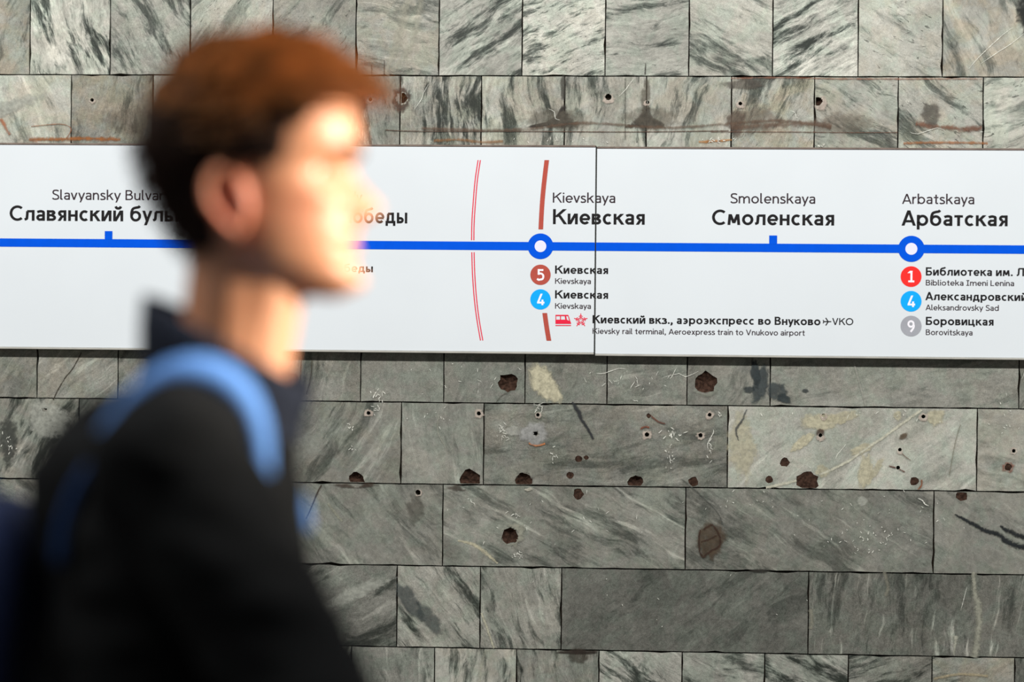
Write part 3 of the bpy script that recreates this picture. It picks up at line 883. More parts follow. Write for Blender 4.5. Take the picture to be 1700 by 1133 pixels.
def put(name, polys, mat, label=None, parent_of=None, dy=0.0):
    """polys: flat polygons as (x, z) on the sign plane; split at the seam between the two boards"""
    res = []
    for root, sgn in ((b_left, -1), (b_right, 1)):
        bm_ = bmesh.new()
        for i, p in enumerate(polys):     # strokes lie a hair over one another so that none is coplanar
            vs = [bm_.verts.new((x, -(i % 9) * 1.5e-5, z)) for x, z in p]
            try: bm_.faces.new(vs)
            except ValueError: pass
        cut = SEAM + sgn * .0011
        g = bm_.verts[:] + bm_.edges[:] + bm_.faces[:]
        bmesh.ops.bisect_plane(bm_, geom=g, plane_co=(cut, 0, 0), plane_no=(sgn, 0, 0), clear_inner=True, clear_outer=False, dist=1e-7)
        if not bm_.faces:
            bm_.free(); continue
        for f in bm_.faces:
            f.normal_update()
            if f.normal.y > 0: f.normal_flip()
        cx = sum(v.co.x for v in bm_.verts) / len(bm_.verts); cz = sum(v.co.z for v in bm_.verts) / len(bm_.verts)
        for v in bm_.verts:
            v.co.x -= cx; v.co.z -= cz
        par = parent_of or root
        o = from_bm(name, bm_, mat, par)
        base = root.location + (parent_of.location if parent_of else Vector((0, 0, 0)))
        o.location = (cx - base.x, INK_Y - dy - base.y, cz - base.z)
        if label: o['label'] = label
        res.append(o)
    return res


def text(name, s, x0, x1, yb, cap, w, mat=M_INK, full=None, label=None):
    """s spans px x0..x1; 'full' continues it past x1 (words the man or the frame hides)"""
    polys, width = layout(s, w)
    if full: polys, _ = layout(full, w)
    a, b = W(x0, yb, SIGN_Y), W(x1, yb, SIGN_Y)
    up = (W(x0, yb - cap, SIGN_Y).z - a.z)
    k = (b.x - a.x) / width
    z0 = (a.z + b.z) / 2
    return put(name, [[(a.x + p[0] * k, z0 + p[1] * up) for p in q] for q in polys], mat, label or ('lettering reading ' + (full or s)))


WB, WR = .163, .124
# main route line and its marks
zc = W(850, 408.8, SIGN_Y).z
hw = abs(W(850, 401.8, SIGN_Y).z - zc)
put('route_line', [[(X_L + .002, zc - hw), (SEAM, zc - hw), (SEAM, zc + hw), (X_L + .002, zc + hw)], [(SEAM, zc - hw), (X_R - .002, zc - hw), (X_R - .002, zc + hw), (SEAM, zc + hw)]], M_BLUE, 'thick blue route line')


def disc(c, r, n=48):
    return [(c.x + r * math.cos(i / n * 2 * math.pi), c.z + r * math.sin(i / n * 2 * math.pi)) for i in range(n)]


PXS = PX * (5 + SIGN_Y) / 5
for px in (467, 897.3, 1513):
    c = W(px, 409, SIGN_Y); c.z = zc
    r = 21.3 * PXS * (1 + (px - 850) * 1.6e-5)
    put('station_ring', [disc(c, r)], M_BLUE, 'round blue station marker', dy=.0002)
    put('ring_centre', [disc(c, r * .455)], M_RINGC, dy=.0004)
for px in (180.3, 1283.5):
    x = W(px, 400, SIGN_Y).x
    put('station_tick', [[(x - .0071, zc + hw - .0005), (x + .0071, zc + hw - .0005), (x + .0071, zc + hw + .0148), (x - .0071, zc + hw + .0148)]], M_BLUE, 'short blue station tick', dy=.0002)


def pband(pts, wpx):
    pts = smooth_line(pts, 6)
    out = []
    for i in range(len(pts) - 1):
        (x0, y0), (x1, y1) = pts[i], pts[i + 1]
        q = [W(x0 - wpx / 2, y0, SIGN_Y), W(x1 - wpx / 2, y1, SIGN_Y), W(x1 + wpx / 2, y1, SIGN_Y), W(x0 + wpx / 2, y0, SIGN_Y)]
        out.append([(p.x, p.z) for p in q])
    return out


put('crossing_line', pband([(907.7, 266), (902.6, 310), (899.6, 345), (897.8, 381)], 7.6), M_BROWN, 'brown curved line above the blue line')
put('crossing_line', pband([(904.3, 520), (907.5, 543), (911.3, 566)], 7.8), M_BROWN, 'short brown curved line at the foot of the board')
for s in (-1.9, 1.9):
    put('railway_line', pband([(795.6 + s, 266), (790.6 + s, 300), (787.2 + s, 340), (785.3 + s, 370), (784.8 + s, 399)], 1.6), M_CRIM, 'thin red line of a curved pair above the blue line')
    put('railway_line', pband([(785.2 + s, 419), (786.3 + s, 455), (789.2 + s, 495), (793.5 + s, 530), (799.6 + s, 565.5)], 1.6), M_CRIM, 'thin red line of a curved pair below the blue line')

B, R_ = 'station_name', 'station_name_latin'
text(B, 'Славянский', 16, 204.5, 367, 25, WB, full='Славянский бульвар')
text(R_, 'Slavyansky', 87, 200.5, 332, 16.6, WR, M_INKD, full='Slavyansky Bulvar')
text(B, 'Парк Победы', 487, 676, 370.5, 25, WB)
text(R_, 'Park Pobedy', 487, 601, 335, 16.6, WR, M_INKD)
text(B, 'Киевская', 918, 1070.5, 372.8, 25, WB)
text(R_, 'Kievskaya', 917.8, 1021.5, 336.8, 16.6, WR, M_INKD)
text(B, 'Смоленская', 1182, 1385, 374, 25, WB)
text(R_, 'Smolenskaya', 1213, 1353.5, 338, 16.6, WR, M_INKD)
text(B, 'Арбатская', 1496.5, 1673, 375.3, 25.3, WB)
text(R_, 'Arbatskaya', 1497.5, 1617.5, 338.9, 16.6, WR, M_INKD)
B, R_ = 'interchange_name', 'interchange_name_latin'
WS, WT = .172, .134
text(B, 'Парк Победы', 492, 619, 451.7, 13.4, WS)
text(R_, 'Park Pobedy', 492, 566, 469, 9.1, WT, M_INKD)
text(B, 'Киевская', 921.5, 1009.6, 454.8, 13.5, WS)
text(R_, 'Kievskaya', 921.5, 981, 471.6, 9.2, WT, M_INKD)
text(B, 'Киевская', 921.5, 1009.6, 496.0, 13.5, WS)
text(R_, 'Kievskaya', 921.5, 981, 512.9, 9.2, WT, M_INKD)
text(B, 'Библиотека', 1537, 1646.8, 458.0, 13.6, WS, full='Библиотека им. Ленина')
text(R_, 'Biblioteka Imeni Lenina', 1537, 1683.5, 474.7, 9.3, WT, M_INKD)
text(B, 'Александровский', 1536, 1705, 499.3, 13.6, WS, full='Александровский сад')
text(R_, 'Aleksandrovsky Sad', 1536.5, 1658, 515.8, 9.3, WT, M_INKD)
text(B, 'Боровицкая', 1537, 1649.5, 540.3, 13.6, WS)
text(R_, 'Borovitskaya', 1537, 1614.5, 556.8, 9.3, WT, M_INKD)
text('terminal_name', 'Киевский вкз., аэроэкспресс во Внуково', 983.7, 1362, 538.6, 13.4, WS)
text('terminal_name', 'VKO', 1381.5, 1416.5, 539.9, 11.4, .14)
text('terminal_name_latin', 'Kievsky rail terminal, Aeroexpress train to Vnukovo airport', 983.7, 1336, 556.0, 9.2, WT, M_INKD)

for px, py, ch, mat, lab in ((467, 454, '8', M_YELL, 'round yellow badge'), (897.3, 456.5, '5', M_BROWN, 'round brown badge numbered 5'), (897.3, 497.4, '4', M_LBLUE, 'round light blue badge numbered 4'),
                             (1512.5, 459.5, '1', M_RED, 'round red badge numbered 1'), (1512.5, 500.5, '4', M_LBLUE, 'round light blue badge numbered 4'),
                             (1512.5, 541.7, '9', M_GREY, 'round grey badge numbered 9')):
    c = W(px, py, SIGN_Y)
    r = 16.9 * PXS * (1 + (px - 850) * 1.6e-5)
    bd = put('line_badge', [disc(c, r)], mat, lab)[0]
    bw, P = gl(ch, .17)
    s = 19.0 * PXS
    put('numeral', [[(c.x + (p[0] - bw / 2) * s, c.z + (p[1] - .5) * s) for p in q] for q in P], M_NUM, 'white numeral ' + ch, parent_of=bd, dy=.0002)


def px_polys(polys):
    return [[(lambda q: (q.x, q.z))(W(x, y, SIGN_Y)) for x, y in p] for p in polys]


# red train pictogram: body in convex pieces round the windows, and the rail under it
put('train_pictogram', px_polys([[(922.2, 523), (943.2, 523), (944.3, 525.2), (922.2, 525.2)], [(922.2, 525), (923.4, 525), (923.4, 531), (922.2, 531)],
                                 [(929.8, 525), (931.3, 525), (931.3, 531), (929.8, 531)], [(937.6, 525), (939.8, 525), (941.2, 531), (938.4, 531)],
                                 [(943.0, 525), (944.3, 525), (946.6, 533), (944.9, 533)], [(938.4, 531), (941.2, 531), (944.9, 533), (938.4, 533)],
                                 [(922.2, 531), (938.5, 531), (938.5, 533), (922.2, 533)],
                                 [(922.2, 532.9), (946.6, 532.9), (948, 536.5), (948, 538), (922.2, 538)], [(922.2, 540), (948, 540), (948, 541.4), (922.2, 541.4)]]),
    M_CRIM, 'small red train pictogram')
# red star-shaped airport pictogram: five small planes in a ring round a network
P = []
cx, cy = 964.2, 532.3


def pl(x0, y0, x1, y1, w):
    dx, dy = x1 - x0, y1 - y0
    l = math.hypot(dx, dy) or 1
    nx, ny = -dy / l * w / 2, dx / l * w / 2
    P.append([(x0 - nx, y0 - ny), (x1 - nx, y1 - ny), (x1 + nx, y1 + ny), (x0 + nx, y0 + ny)])


for i in range(5):
    a = math.radians(-90 + 72 * i)
    u, v = (math.cos(a), math.sin(a)), (-math.sin(a), math.cos(a))
    f = lambda r, s: (cx + u[0] * r + v[0] * s, cy + u[1] * r + v[1] * s)
    pl(*f(4.2, 0), *f(11.6, 0), 1.3)
    pl(*f(8.2, 0), *f(6.4, 3.1), 1.3); pl(*f(8.2, 0), *f(6.4, -3.1), 1.3)
    b = math.radians(-90 + 72 * (i + 1))
    g = (cx + math.cos(b) * 5.4, cy + math.sin(b) * 5.4)
    pl(*f(5.4, 0), *g, 1.4)
    P.append([(f(2.6, 0)[0] + 1.1 * math.cos(t), f(2.6, 0)[1] + 1.1 * math.sin(t)) for t in (0, 1.05, 2.1, 3.14, 4.19, 5.24)])
put('airport_pictogram', px_polys(P), M_CRIM, 'small red star-shaped airport pictogram')
# black plane before VKO
P = []
pl(1366.5, 534.3, 1380, 534.3, 1.7)
pl(1375, 534.3, 1370.8, 528.0, 1.7); pl(1375, 534.3, 1370.8, 540.6, 1.7)
pl(1368, 534.3, 1366.4, 531.4, 1.3); pl(1368, 534.3, 1366.4, 537.2, 1.3)
put('plane_pictogram', px_polys(P), M_INK, 'small black plane pictogram')

# ------------------------------------------------------------------ the walking man
RX, RY = -0.16, -2.35
man = empty('person', (RX, RY, 0))
tag(man, 'young man with short brown hair in a dark jacket walking right past the sign', 'person')
M_SKIN = None


def skin():
    k = NT('skin')
    pos = k.n('ShaderNodeTexCoord').outputs['Object']
    n = k.noise(pos, 22.0, 4.0, 0.6)
    red = k.attr('blush', 'Fac', 'GEOMETRY')
    c = k.mix(k.ramp(n, 0.35, 0.65), srgb(196, 134, 98), srgb(208, 148, 112))
    c = k.mix(k.math('MULTIPLY', red, 0.8), c, srgb(176, 74, 56))
    k.set(k.b.inputs['Base Color'], c)
    k.b.inputs['Roughness'].default_value = 0.48
    k.b.inputs['Subsurface Weight'].default_value = 0.12
    k.b.inputs['Subsurface Radius'].default_value = (0.012, 0.004, 0.002)
    k.b.inputs['Subsurface Scale'].default_value = 0.6
    k.bump(k.noise(pos, 500.0, 3.0), 0.15, 0.0005)
    return k.m


M_SKIN = skin()
M_HAIR = plain('brown_hair', srgb(180, 134, 90), 0.5, nscale=35, namt=0.35, spec=0.4)
M_HAIRD = plain('shade_dark_cropped_hair', srgb(44, 30, 24), 0.75, nscale=60, namt=0.4, spec=0.1)  # darker copy of the brown hair: shade on the sides painted in
M_JACKET = plain('black_jacket_cloth', srgb(13, 14, 15), 0.9, nscale=30, namt=0.2, bump=0.3, bscale=700, spec=0.1)
M_COLLAR = plain('dark_navy_collar', srgb(26, 30, 40), 0.9, nscale=60, namt=0.2, bump=0.3, bscale=700, spec=0.1)
M_PACK = plain('navy_backpack_cloth', srgb(26, 36, 66), 0.8, nscale=60, namt=0.15, bump=0.3, bscale=600, spec=0.15)
M_STRAP = plain('blue_strap_webbing', srgb(80, 122, 182), 0.75, nscale=300, namt=0.12, bump=0.4, bscale=900, spec=0.2)
M_WEB = plain('shade_dark_blue_webbing', srgb(40, 66, 112), 0.8, nscale=300, namt=0.12, spec=0.1)  # darker than the strap: shade away from the shoulder top painted in
M_TROUSER = plain('dark_denim', srgb(38, 42, 54), 0.9, nscale=200, namt=0.2, bump=0.4, bscale=800)
M_SHOE = plain('black_shoe_leather', srgb(30, 28, 28), 0.5, nscale=50, namt=0.2)
M_SOLE = plain('grey_rubber_sole', srgb(120, 118, 112), 0.8)
M_EYEW = plain('eye_white', srgb(228, 222, 214), 0.2)
M_IRIS = plain('dark_iris', srgb(52, 40, 30), 0.2)
M_LIP = plain('lip_skin', srgb(190, 104, 90), 0.45)


def interp(tab, z):
    tab = sorted(tab)
    if z <= tab[0][0]: return tab[0][1]
    if z >= tab[-1][0]: return tab[-1][1]
    for i in range(len(tab) - 1):
        if tab[i][0] <= z <= tab[i + 1][0]:
            p0 = tab[max(0, i - 1)][1]; p1 = tab[i][1]; p2 = tab[i + 1][1]; p3 = tab[min(len(tab) - 1, i + 2)][1]
            t = (z - tab[i][0]) / (tab[i + 1][0] - tab[i][0])
            m1, m2 = (p2 - p0) * .5, (p3 - p1) * .5
            return (2 * t ** 3 - 3 * t * t + 1) * p1 + (t ** 3 - 2 * t * t + t) * m1 + (-2 * t ** 3 + 3 * t * t) * p2 + (t ** 3 - t * t) * m2


HC = Vector((-0.080 - RX, 0.0, 1.660))      # head centre, in the man's own frame (he faces +x)
FRONTP = [(-.118, .082), (-.108, .099), (-.098, .103), (-.084, .094), (-.072, .096), (-.062, .093), (-.053, .097), (-.042, .091), (-.028, .089), (-.01, .085), (.006, .083), (.022, .094), (.035, .096), (.06, .092), (.085, .074), (.105, .046), (.117, .016)]
BACKP = [(-.118, -.02), (-.09, -.045), (-.06, -.074), (-.03, -.092), (0, -.101), (.03, -.104), (.06, -.096), (.085, -.078), (.105, -.05), (.117, -.018)]
HALFW = [(-.118, .022), (-.108, .034), (-.09, .050), (-.065, .060), (-.04, .066), (-.015, .070), (.01, .073), (.04, .077), (.065, .073), (.085, .062), (.105, .040), (.117, .014)]


def head_shell(inflate=0.0, nz=54, na=72):
    V, F = [], []
    for i in range(nz):
        t = i / (nz - 1)
        z = -.118 + .2355 * (0.5 - 0.5 * math.cos(math.pi * t))
        f, b, w = interp(FRONTP, z), interp(BACKP, z), interp(HALFW, z)
        c = (f + b) / 2 * .35
        for j in range(na):
            a = j / na * 2 * math.pi
            ca, sa = math.cos(a), math.sin(a)
            ex = (0.86 + .22 * max(0, min(1, (.02 - z) / .06))) if ca > 0 else 0.94
            r = (f - c) if ca > 0 else (c - b)
            x = c + r * math.copysign(abs(ca) ** ex, ca)
            y = w * math.copysign(abs(sa) ** 0.94, sa)
            if ca > 0 and z < .09:
                g = lambda y0, z0, sy, sz, am: am * math.exp(-((abs(y) - y0) / sy) ** 2 - ((z - z0) / sz) ** 2)
                nose_w = .0075 + .0085 * max(0, min(1, (.012 - z) / .045))
                nose = interp([(-.052, 0), (-.044, .006), (-.037, .022), (-.028, .034), (-.018, .027), (-.004, .016), (.010, .007), (.022, .001), (.03, 0)], z) if -.052 < z < .03 else 0
                x += nose * math.exp(-(y / nose_w) ** 2)
                x += g(.017, -.033, .006, .007, .010)            # nostril wings
                x -= g(.033, .004, .016, .012, .017)             # eye sockets
                x += g(.030, .027, .020, .006, .005)             # brow
                x += g(.046, -.018, .016, .016, .006)            # cheekbones
                x += g(0, -.0555, .020, .0045, .006) + g(0, -.0685, .018, .005, .006)   # lips
                x -= g(0, -.062, .024, .0030, .008)
                x += g(0, -.100, .018, .012, .005)               # chin
                y *= 1 + .03 * math.exp(-((z + .085) / .02) ** 2)
            n = Vector((x, y, z))
            if inflate: n += Vector((ca, sa * 1.0, .4 * z / .118)).normalized() * inflate
            V.append(n)
        # rings
    for i in range(nz - 1):
        for j in range(na):
            k = (j + 1) % na
            F.append((i * na + j, i * na + k, (i + 1) * na + k, (i + 1) * na + j))
    F.append(tuple(range(na))[::-1]); F.append(tuple((nz - 1) * na + j for j in range(na)))
    return V, F


def tilt(v, deg=2.0):
    a = math.radians(deg)
    return Vector((v.x * math.cos(a) + v.z * math.sin(a), v.y, -v.x * math.sin(a) + v.z * math.cos(a)))


def bm_add(bm_, V, F):
    vs = [bm_.verts.new(v) for v in V]
    for f in F:
        bm_.faces.new([vs[i] for i in f])


def cone(bm_, a, b, ra, rb, flat=1.0, n=16, caps=True):
    """tapered limb with round ends; flat squeezes it along the local side axis"""
    a, b = Vector(a), Vector(b)
    d = (b - a)
    L = d.length
    d.normalize()
    s = d.cross(Vector((0, 1, 0)))
    if s.length < .1: s = d.cross(Vector((1, 0, 0)))
    s.normalize()
    u = s.cross(d)
    V, F = [], []
    rows = []
    for k in range(5): rows.append((-math.cos(k * math.pi / 10) * ra, math.sin(k * math.pi / 10) * ra))
    for k in range(6): rows.append((L * k / 5, ra + (rb - ra) * k / 5))
    for k in range(1, 6): rows.append((L + math.sin(k * math.pi / 10) * rb, math.cos(k * math.pi / 10) * rb))
    for (h, r) in rows:
        for j in range(n):
            t = j / n * 2 * math.pi
            V.append(a + d * h + s * (max(r, 1e-4) * math.cos(t)) + u * (max(r, 1e-4) * math.sin(t) * flat))
    for i in range(len(rows) - 1):
        for j in range(n):
            k = (j + 1) % n
            F.append((i * n + j, i * n + k, (i + 1) * n + k, (i + 1) * n + j))
    F.append(tuple(range(n))[::-1]); F.append(tuple((len(rows) - 1) * n + j for j in range(n)))
    bm_add(bm_, V, F)


def ball(bm_, c, r, rot=0.0):
    M = Matrix.Translation(c) @ Matrix.Rotation(math.radians(rot), 4, 'Y') @ Matrix.Diagonal((*r, 1))
    bmesh.ops.create_uvsphere(bm_, u_segments=28, v_segments=18, radius=1.0, matrix=M)


def remesh(bm_, voxel, smooth=2):
    me = bpy.data.meshes.new('tmp')
    bm_.to_mesh(me); bm_.free()
    o = bpy.data.objects.new('tmp', me)
    COL.objects.link(o)
    md = o.modifiers.new('r', 'REMESH'); md.mode = 'VOXEL'; md.voxel_size = voxel
    if smooth:
        sm = o.modifiers.new('s', 'SMOOTH'); sm.iterations = smooth; sm.factor = 0.5
    dg = bpy.context.evaluated_depsgraph_get()
    out = bpy.data.meshes.new_from_object(o.evaluated_get(dg))
    bpy.data.objects.remove(o)
    return out


# joints in the man's frame: x forward, -y the side towards the camera
SHO = {-1: Vector((.032, -.175, 1.382)), 1: Vector((.005, .180, 1.382))}
ELB = {-1: Vector((.186, -.230, 1.140)), 1: Vector((-.17, .225, 1.145))}
WRI = {-1: Vector((.400, -.200, 1.030)), 1: Vector((-.17, .245, .915))}
HIP = {-1: Vector((-.02, -.09, .93)), 1: Vector((-.02, .09, .93))}
KNE = {-1: Vector((-.06, -.10, .50)), 1: Vector((.17, .10, .51))}
ANK = {-1: Vector((-.36, -.10, .165)), 1: Vector((.30, .10, .085))}
TOE = {-1: Vector((-.235, -.105, .035)), 1: Vector((.47, .11, .05))}
HEEL = {-1: Vector((-.41, -.10, .13)), 1: Vector((.25, .10, .035))}

bm = bmesh.new()
hv, hf = head_shell()
bm_add(bm, [tilt(v) + HC for v in hv], hf)
# neck, torso, limbs
cone(bm, HC + Vector((-.020, 0, -.05)), (.050, 0, 1.455), .046, .052)
cone(bm, HC + Vector((.006, 0, -.085)), (.062, 0, 1.455), .042, .046)
ball(bm, (.1045, 0, 1.512), (.010, .010, .014))
cone(bm, (.045, 0, 1.435), (.03, -.14, 1.390), .050, .045); cone(bm, (.045, 0, 1.435), (.02, .14, 1.390), .050, .045)
ball(bm, (.01, 0, 1.29), (.105, .160, .155)); ball(bm, (.0, 0, 1.12), (.09, .145, .15)); ball(bm, (-.02, 0, .97), (.105, .16, .13))
for s in (-1, 1):
    cone(bm, SHO[s], ELB[s], .052, .040); cone(bm, ELB[s], WRI[s], .041, .026, .85)
    cone(bm, HIP[s], KNE[s], .085, .056); cone(bm, KNE[s], ANK[s], .054, .036)
    d0 = (KNE[s] - ANK[s]).normalized()
    ball(bm, KNE[s] + (ANK[s] - KNE[s]) * .3 + Vector((-.012, 0, 0)), (.052, .05, .10))
    cone(bm, ANK[s], TOE[s], .036, .026, 1.1); cone(bm, HEEL[s] + Vector((0, 0, .005)), ANK[s], .03, .034)
    # hand: palm, four bent fingers, thumb
    fd = (WRI[s] - ELB[s]).normalized()
    dn = Vector((fd.z, 0, -fd.x)) if s < 0 else Vector((fd.z * .5, 0, -fd.x))
    dn.normalize()
    side = Vector((0, 1, 0))
    curl = side * (1 if s < 0 else -1)          # palm faces the body
    base = WRI[s] + fd * .02
    for q in range(4):
        off = dn * ((q - 1.5) * .0195)
        cone(bm, base + off * .6, base + fd * .075 + off, .014, .0115, n=10)
        Lf = (.044, .05, .047, .036)[q]
        p0 = base + fd * .078 + off
        d1 = (fd + curl * .25).normalized(); p1 = p0 + d1 * Lf
        d2 = (fd * .6 + curl * .8).normalized(); p2 = p1 + d2 * Lf * .62
        d3 = (fd * .1 + curl * 1.0).normalized(); p3 = p2 + d3 * Lf * .45
        cone(bm, p0, p1, .0092, .0085, n=10); cone(bm, p1, p2, .0085, .0078, n=10); cone(bm, p2, p3, .0078, .0065, n=10)
    tb = base + fd * .02 - dn * .026
    t1 = tb + (fd * .8 - dn * .5 + curl * .5).normalized() * .042
    t2 = t1 + (fd * .95 + curl * .45 - dn * .1).normalized() * .032
    cone(bm, tb, t1, .014, .0105, n=10); cone(bm, t1, t2, .0105, .0078, n=10)
# ears
for s in (-1, 1):
    ec = HC + Vector((-.016, s * .069, -.030))
    pts = []
    for i in range(15):
        a = math.radians(250 - i * 300 / 14)
        r = 1.0 if i > 2 else .8
        pts.append(ec + Vector((math.cos(a) * .0175 * r - .006 * math.sin(a) - .003, s * (.008 + .008 * (1 if math.cos(a) < 0 else .1)), math.sin(a) * .031 * r)))
    for i in range(14):
        cone(bm, pts[i], pts[i + 1], .0045, .0045, n=8)
    ball(bm, ec + Vector((-.001, s * .003, .002)), (.016, .007, .026))
    ball(bm, ec + Vector((.004, s * .008, -.027)), (.009, .0045, .009))
    ball(bm, ec + Vector((-.001, -s * .004, .003)), (.0185, .0105, .030))
me = remesh(bm, .0036, 2)
me.name = 'body'
bl = me.attributes.new('blush', 'FLOAT', 'POINT')
vals = []
for v in me.vertices:
    c = v.co - HC
    e = math.exp(-((c.x + .014) / .024) ** 2 - ((c.z + .030) / .036) ** 2) * (1 if abs(c.y) > .066 else .15)
    ch = .35 * math.exp(-((c.x - .05) / .03) ** 2 - ((c.z + .035) / .025) ** 2)
    lip = .8 * math.exp(-((c.x - .10) / .014) ** 2 - ((c.z + .062) / .011) ** 2 - (c.y / .025) ** 2)
    vals.append(min(1, e + ch + lip))
bl.data.foreach_set('value', vals)
body = link('body', me, M_SKIN, man, True)

# eyes, brows
bvh_b = BVHTree.FromPolygons([v.co for v in me.vertices], [p.vertices for p in me.polygons])


def onface(y, z, out=0.0):
    p = tilt(Vector((.2, y, z))) + HC
    h = bvh_b.ray_cast(p, tilt(Vector((-1, 0, 0))))[0]
    return h + Vector((out, 0, 0))


for s in (-1, 1):
    bm = bmesh.new()
    ec = onface(s * .033, .003) + Vector((-.0088, 0, 0))
    bmesh.ops.create_uvsphere(bm, u_segments=24, v_segments=16, radius=.0130, matrix=Matrix.Translation(ec))
    eye = from_bm('eye', bm, M_EYEW, man, True)
    bm = bmesh.new()
    bmesh.ops.create_uvsphere(bm, u_segments=20, v_segments=12, radius=1, matrix=Matrix.Translation(ec + Vector((.0105, s * .001, 0))) @ Matrix.Diagonal((.0031, .0062, .0062, 1)))
    from_bm('iris', bm, M_IRIS, eye, True)
    bm = bmesh.new()
    for sg in (1, -1):             # lids hug the ball
        pts = []
        for i in range(9):
            a = math.radians(-72 + 144 * i / 8)
            up = (.0080 if sg > 0 else -.0068) * math.cos(a) ** .8
            pts.append(ec + Vector((.0130 * math.cos(a) * .93, .0142 * math.sin(a), up)))
        for i in range(8): cone(bm, pts[i], pts[i + 1], .0024, .0024, n=8)
    from_bm('eyelid', bm, M_SKIN, man, True)
    bm = bmesh.new()
    pts = [onface(s * y, z, -.0010) for y, z in ((.011, .022), (.020, .0265), (.031, .030), (.041, .029), (.050, .023))]
    for i in range(4):
        cone(bm, pts[i], pts[i + 1], (.0044, .0050, .0046, .0038)[i], (.0050, .0046, .0038, .002)[i], .8, n=8)
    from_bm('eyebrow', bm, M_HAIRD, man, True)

# hair: a close cap over the skull and hundreds of locks combed back and up from the brow


def hairline(x, z, y=0.0):
    """inside the haired part of the skull? head coordinates"""
    if z > .068: return True
    if x < -.030: return z > -.078 + .10 * max(0, x + .07)
    if x < .005: return z > .006
    if x < .035: return z > -.004 + (x - .005) * .5
    if x < .052: return z > .042
    return False


bm = bmesh.new()
V, F = head_shell(nz=60, na=90)
C_ = [tilt(v) + HC for v in V]
thick = []
for v in V:
    d = v.normalized()
    up = max(0, min(1, (v.z - .035) / .05))
    t = .006 + .009 * up * (1 - .45 * max(0, min(1, (v.x + .02) / .08)))
    if v.x < 0: t += .010 * max(0, min(1, (v.z + .05) / .08)) * min(1, -v.x / .05)
    thick.append(t * (1 + .35 * noise.noise(v * 45)))
inside = [hairline(v.x, v.z) for v in V]
keepf = [f for f in F[:-2] if all(inside[i] for i in f)] + [F[-1]]
used = sorted({i for f in keepf for i in f})
outv = {i: bm.verts.new(C_[i] + V[i].normalized() * thick[i]) for i in used}
inv = {i: bm.verts.new(C_[i] - V[i].normalized() * .004) for i in used}
ec_ = {}
for f in keepf:
    bm.faces.new([outv[i] for i in f]); bm.faces.new([inv[i] for i in reversed(f)])
    for a, b in zip(f, f[1:] + f[:1]):
        ec_[(a, b)] = 1
for (a, b) in ec_:
    if (b, a) not in ec_:
        bm.faces.new((outv[b], outv[a], inv[a], inv[b]))
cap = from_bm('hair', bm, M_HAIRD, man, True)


def lock(bm_, pts, w):
    """tapered three-sided tuft"""
    rows = []
    n = len(pts)
    for i, p in enumerate(pts):
        d = (pts[min(n - 1, i + 1)] - pts[max(0, i - 1)]).normalized()
        s = d.cross(Vector((.3, .2, 1))).normalized()
        u = s.cross(d)
        r = w * (1 - (i / (n - 1)) ** 2 * .93)
        rows.append([bm_.verts.new(p + s * (r * math.cos(k * 2.094)) + u * (r * .6 * math.sin(k * 2.094))) for k in range(3)])
    for i in range(n - 1):
        for k in range(3):
            bm_.faces.new((rows[i][k], rows[i][(k + 1) % 3], rows[i + 1][(k + 1) % 3], rows[i + 1][k]))


rnd = random.Random(5)
bt, bs = bmesh.new(), bmesh.new()
cnt = 0
while cnt < 3600:
    i = rnd.randrange(len(V))
    v = V[i]
    if not inside[i]: continue
    if v.z < .05 and rnd.random() < .35: continue
    d = v.normalized()
    top = v.z > (.052 if v.x > 0 else .03 + rnd.uniform(-.012, .012))
    p = C_[i] + d * (thick[i] - .005)
    cnt += 1
    if top:
        # combed forward and lifted, longest over the brow
        fwd = max(0, min(1, (v.x + .06) / .12))
        L = .020 + .016 * fwd + rnd.uniform(-.006, .008)
        g1 = (Vector((.75 + .3 * fwd, rnd.uniform(-.25, .25), .05 - .15 * fwd)) + d * (.9 - .45 * fwd)).normalized()
        g2 = (Vector((1.2, rnd.uniform(-.3, .3), -.35 - .1 * fwd)) + d * .40).normalized()
        pts = [p, p + g1 * L * .35, p + g1 * L * .6 + g2 * L * .2, p + g1 * L * .65 + g2 * L * .65]
        lock(bt, pts, rnd.uniform(.0020, .0040))
    else:
        L = .012 + .010 * max(0, min(1, (v.z + .03) / .08)) + (.006 if v.x < -.05 else 0)
        g1 = (d + Vector((-.5, 0, -.5))).normalized()
        g2 = (d * .2 + Vector((-.4, 0, -1))).normalized()
        pts = [p, p + g1 * L * .5, p + g1 * L * .5 + g2 * L * .6]
        lock(bs, pts, rnd.uniform(.0018, .0032))
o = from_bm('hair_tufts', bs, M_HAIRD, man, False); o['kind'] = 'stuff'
o = from_bm('hair_quiff', bt, M_HAIR, man, False); o['kind'] = 'stuff'


# clothes
def fold(me_, amp, f, seed=0.0):
    nrm = [v.normal.copy() for v in me_.vertices]
    for v, nv in zip(me_.vertices, nrm):
        c = v.co
        n = noise.noise(Vector((c.x * f, c.y * f, c.z * f * 1.7)) + Vector((seed, 0, 0)))
        n2 = noise.noise(Vector((c.x * f * 2.3, c.y * f * 2.3, c.z * f * 4)) + Vector((seed, 5, 0)))
        v.co = c + nv * (amp * (n + .5 * n2))
    me_.update()


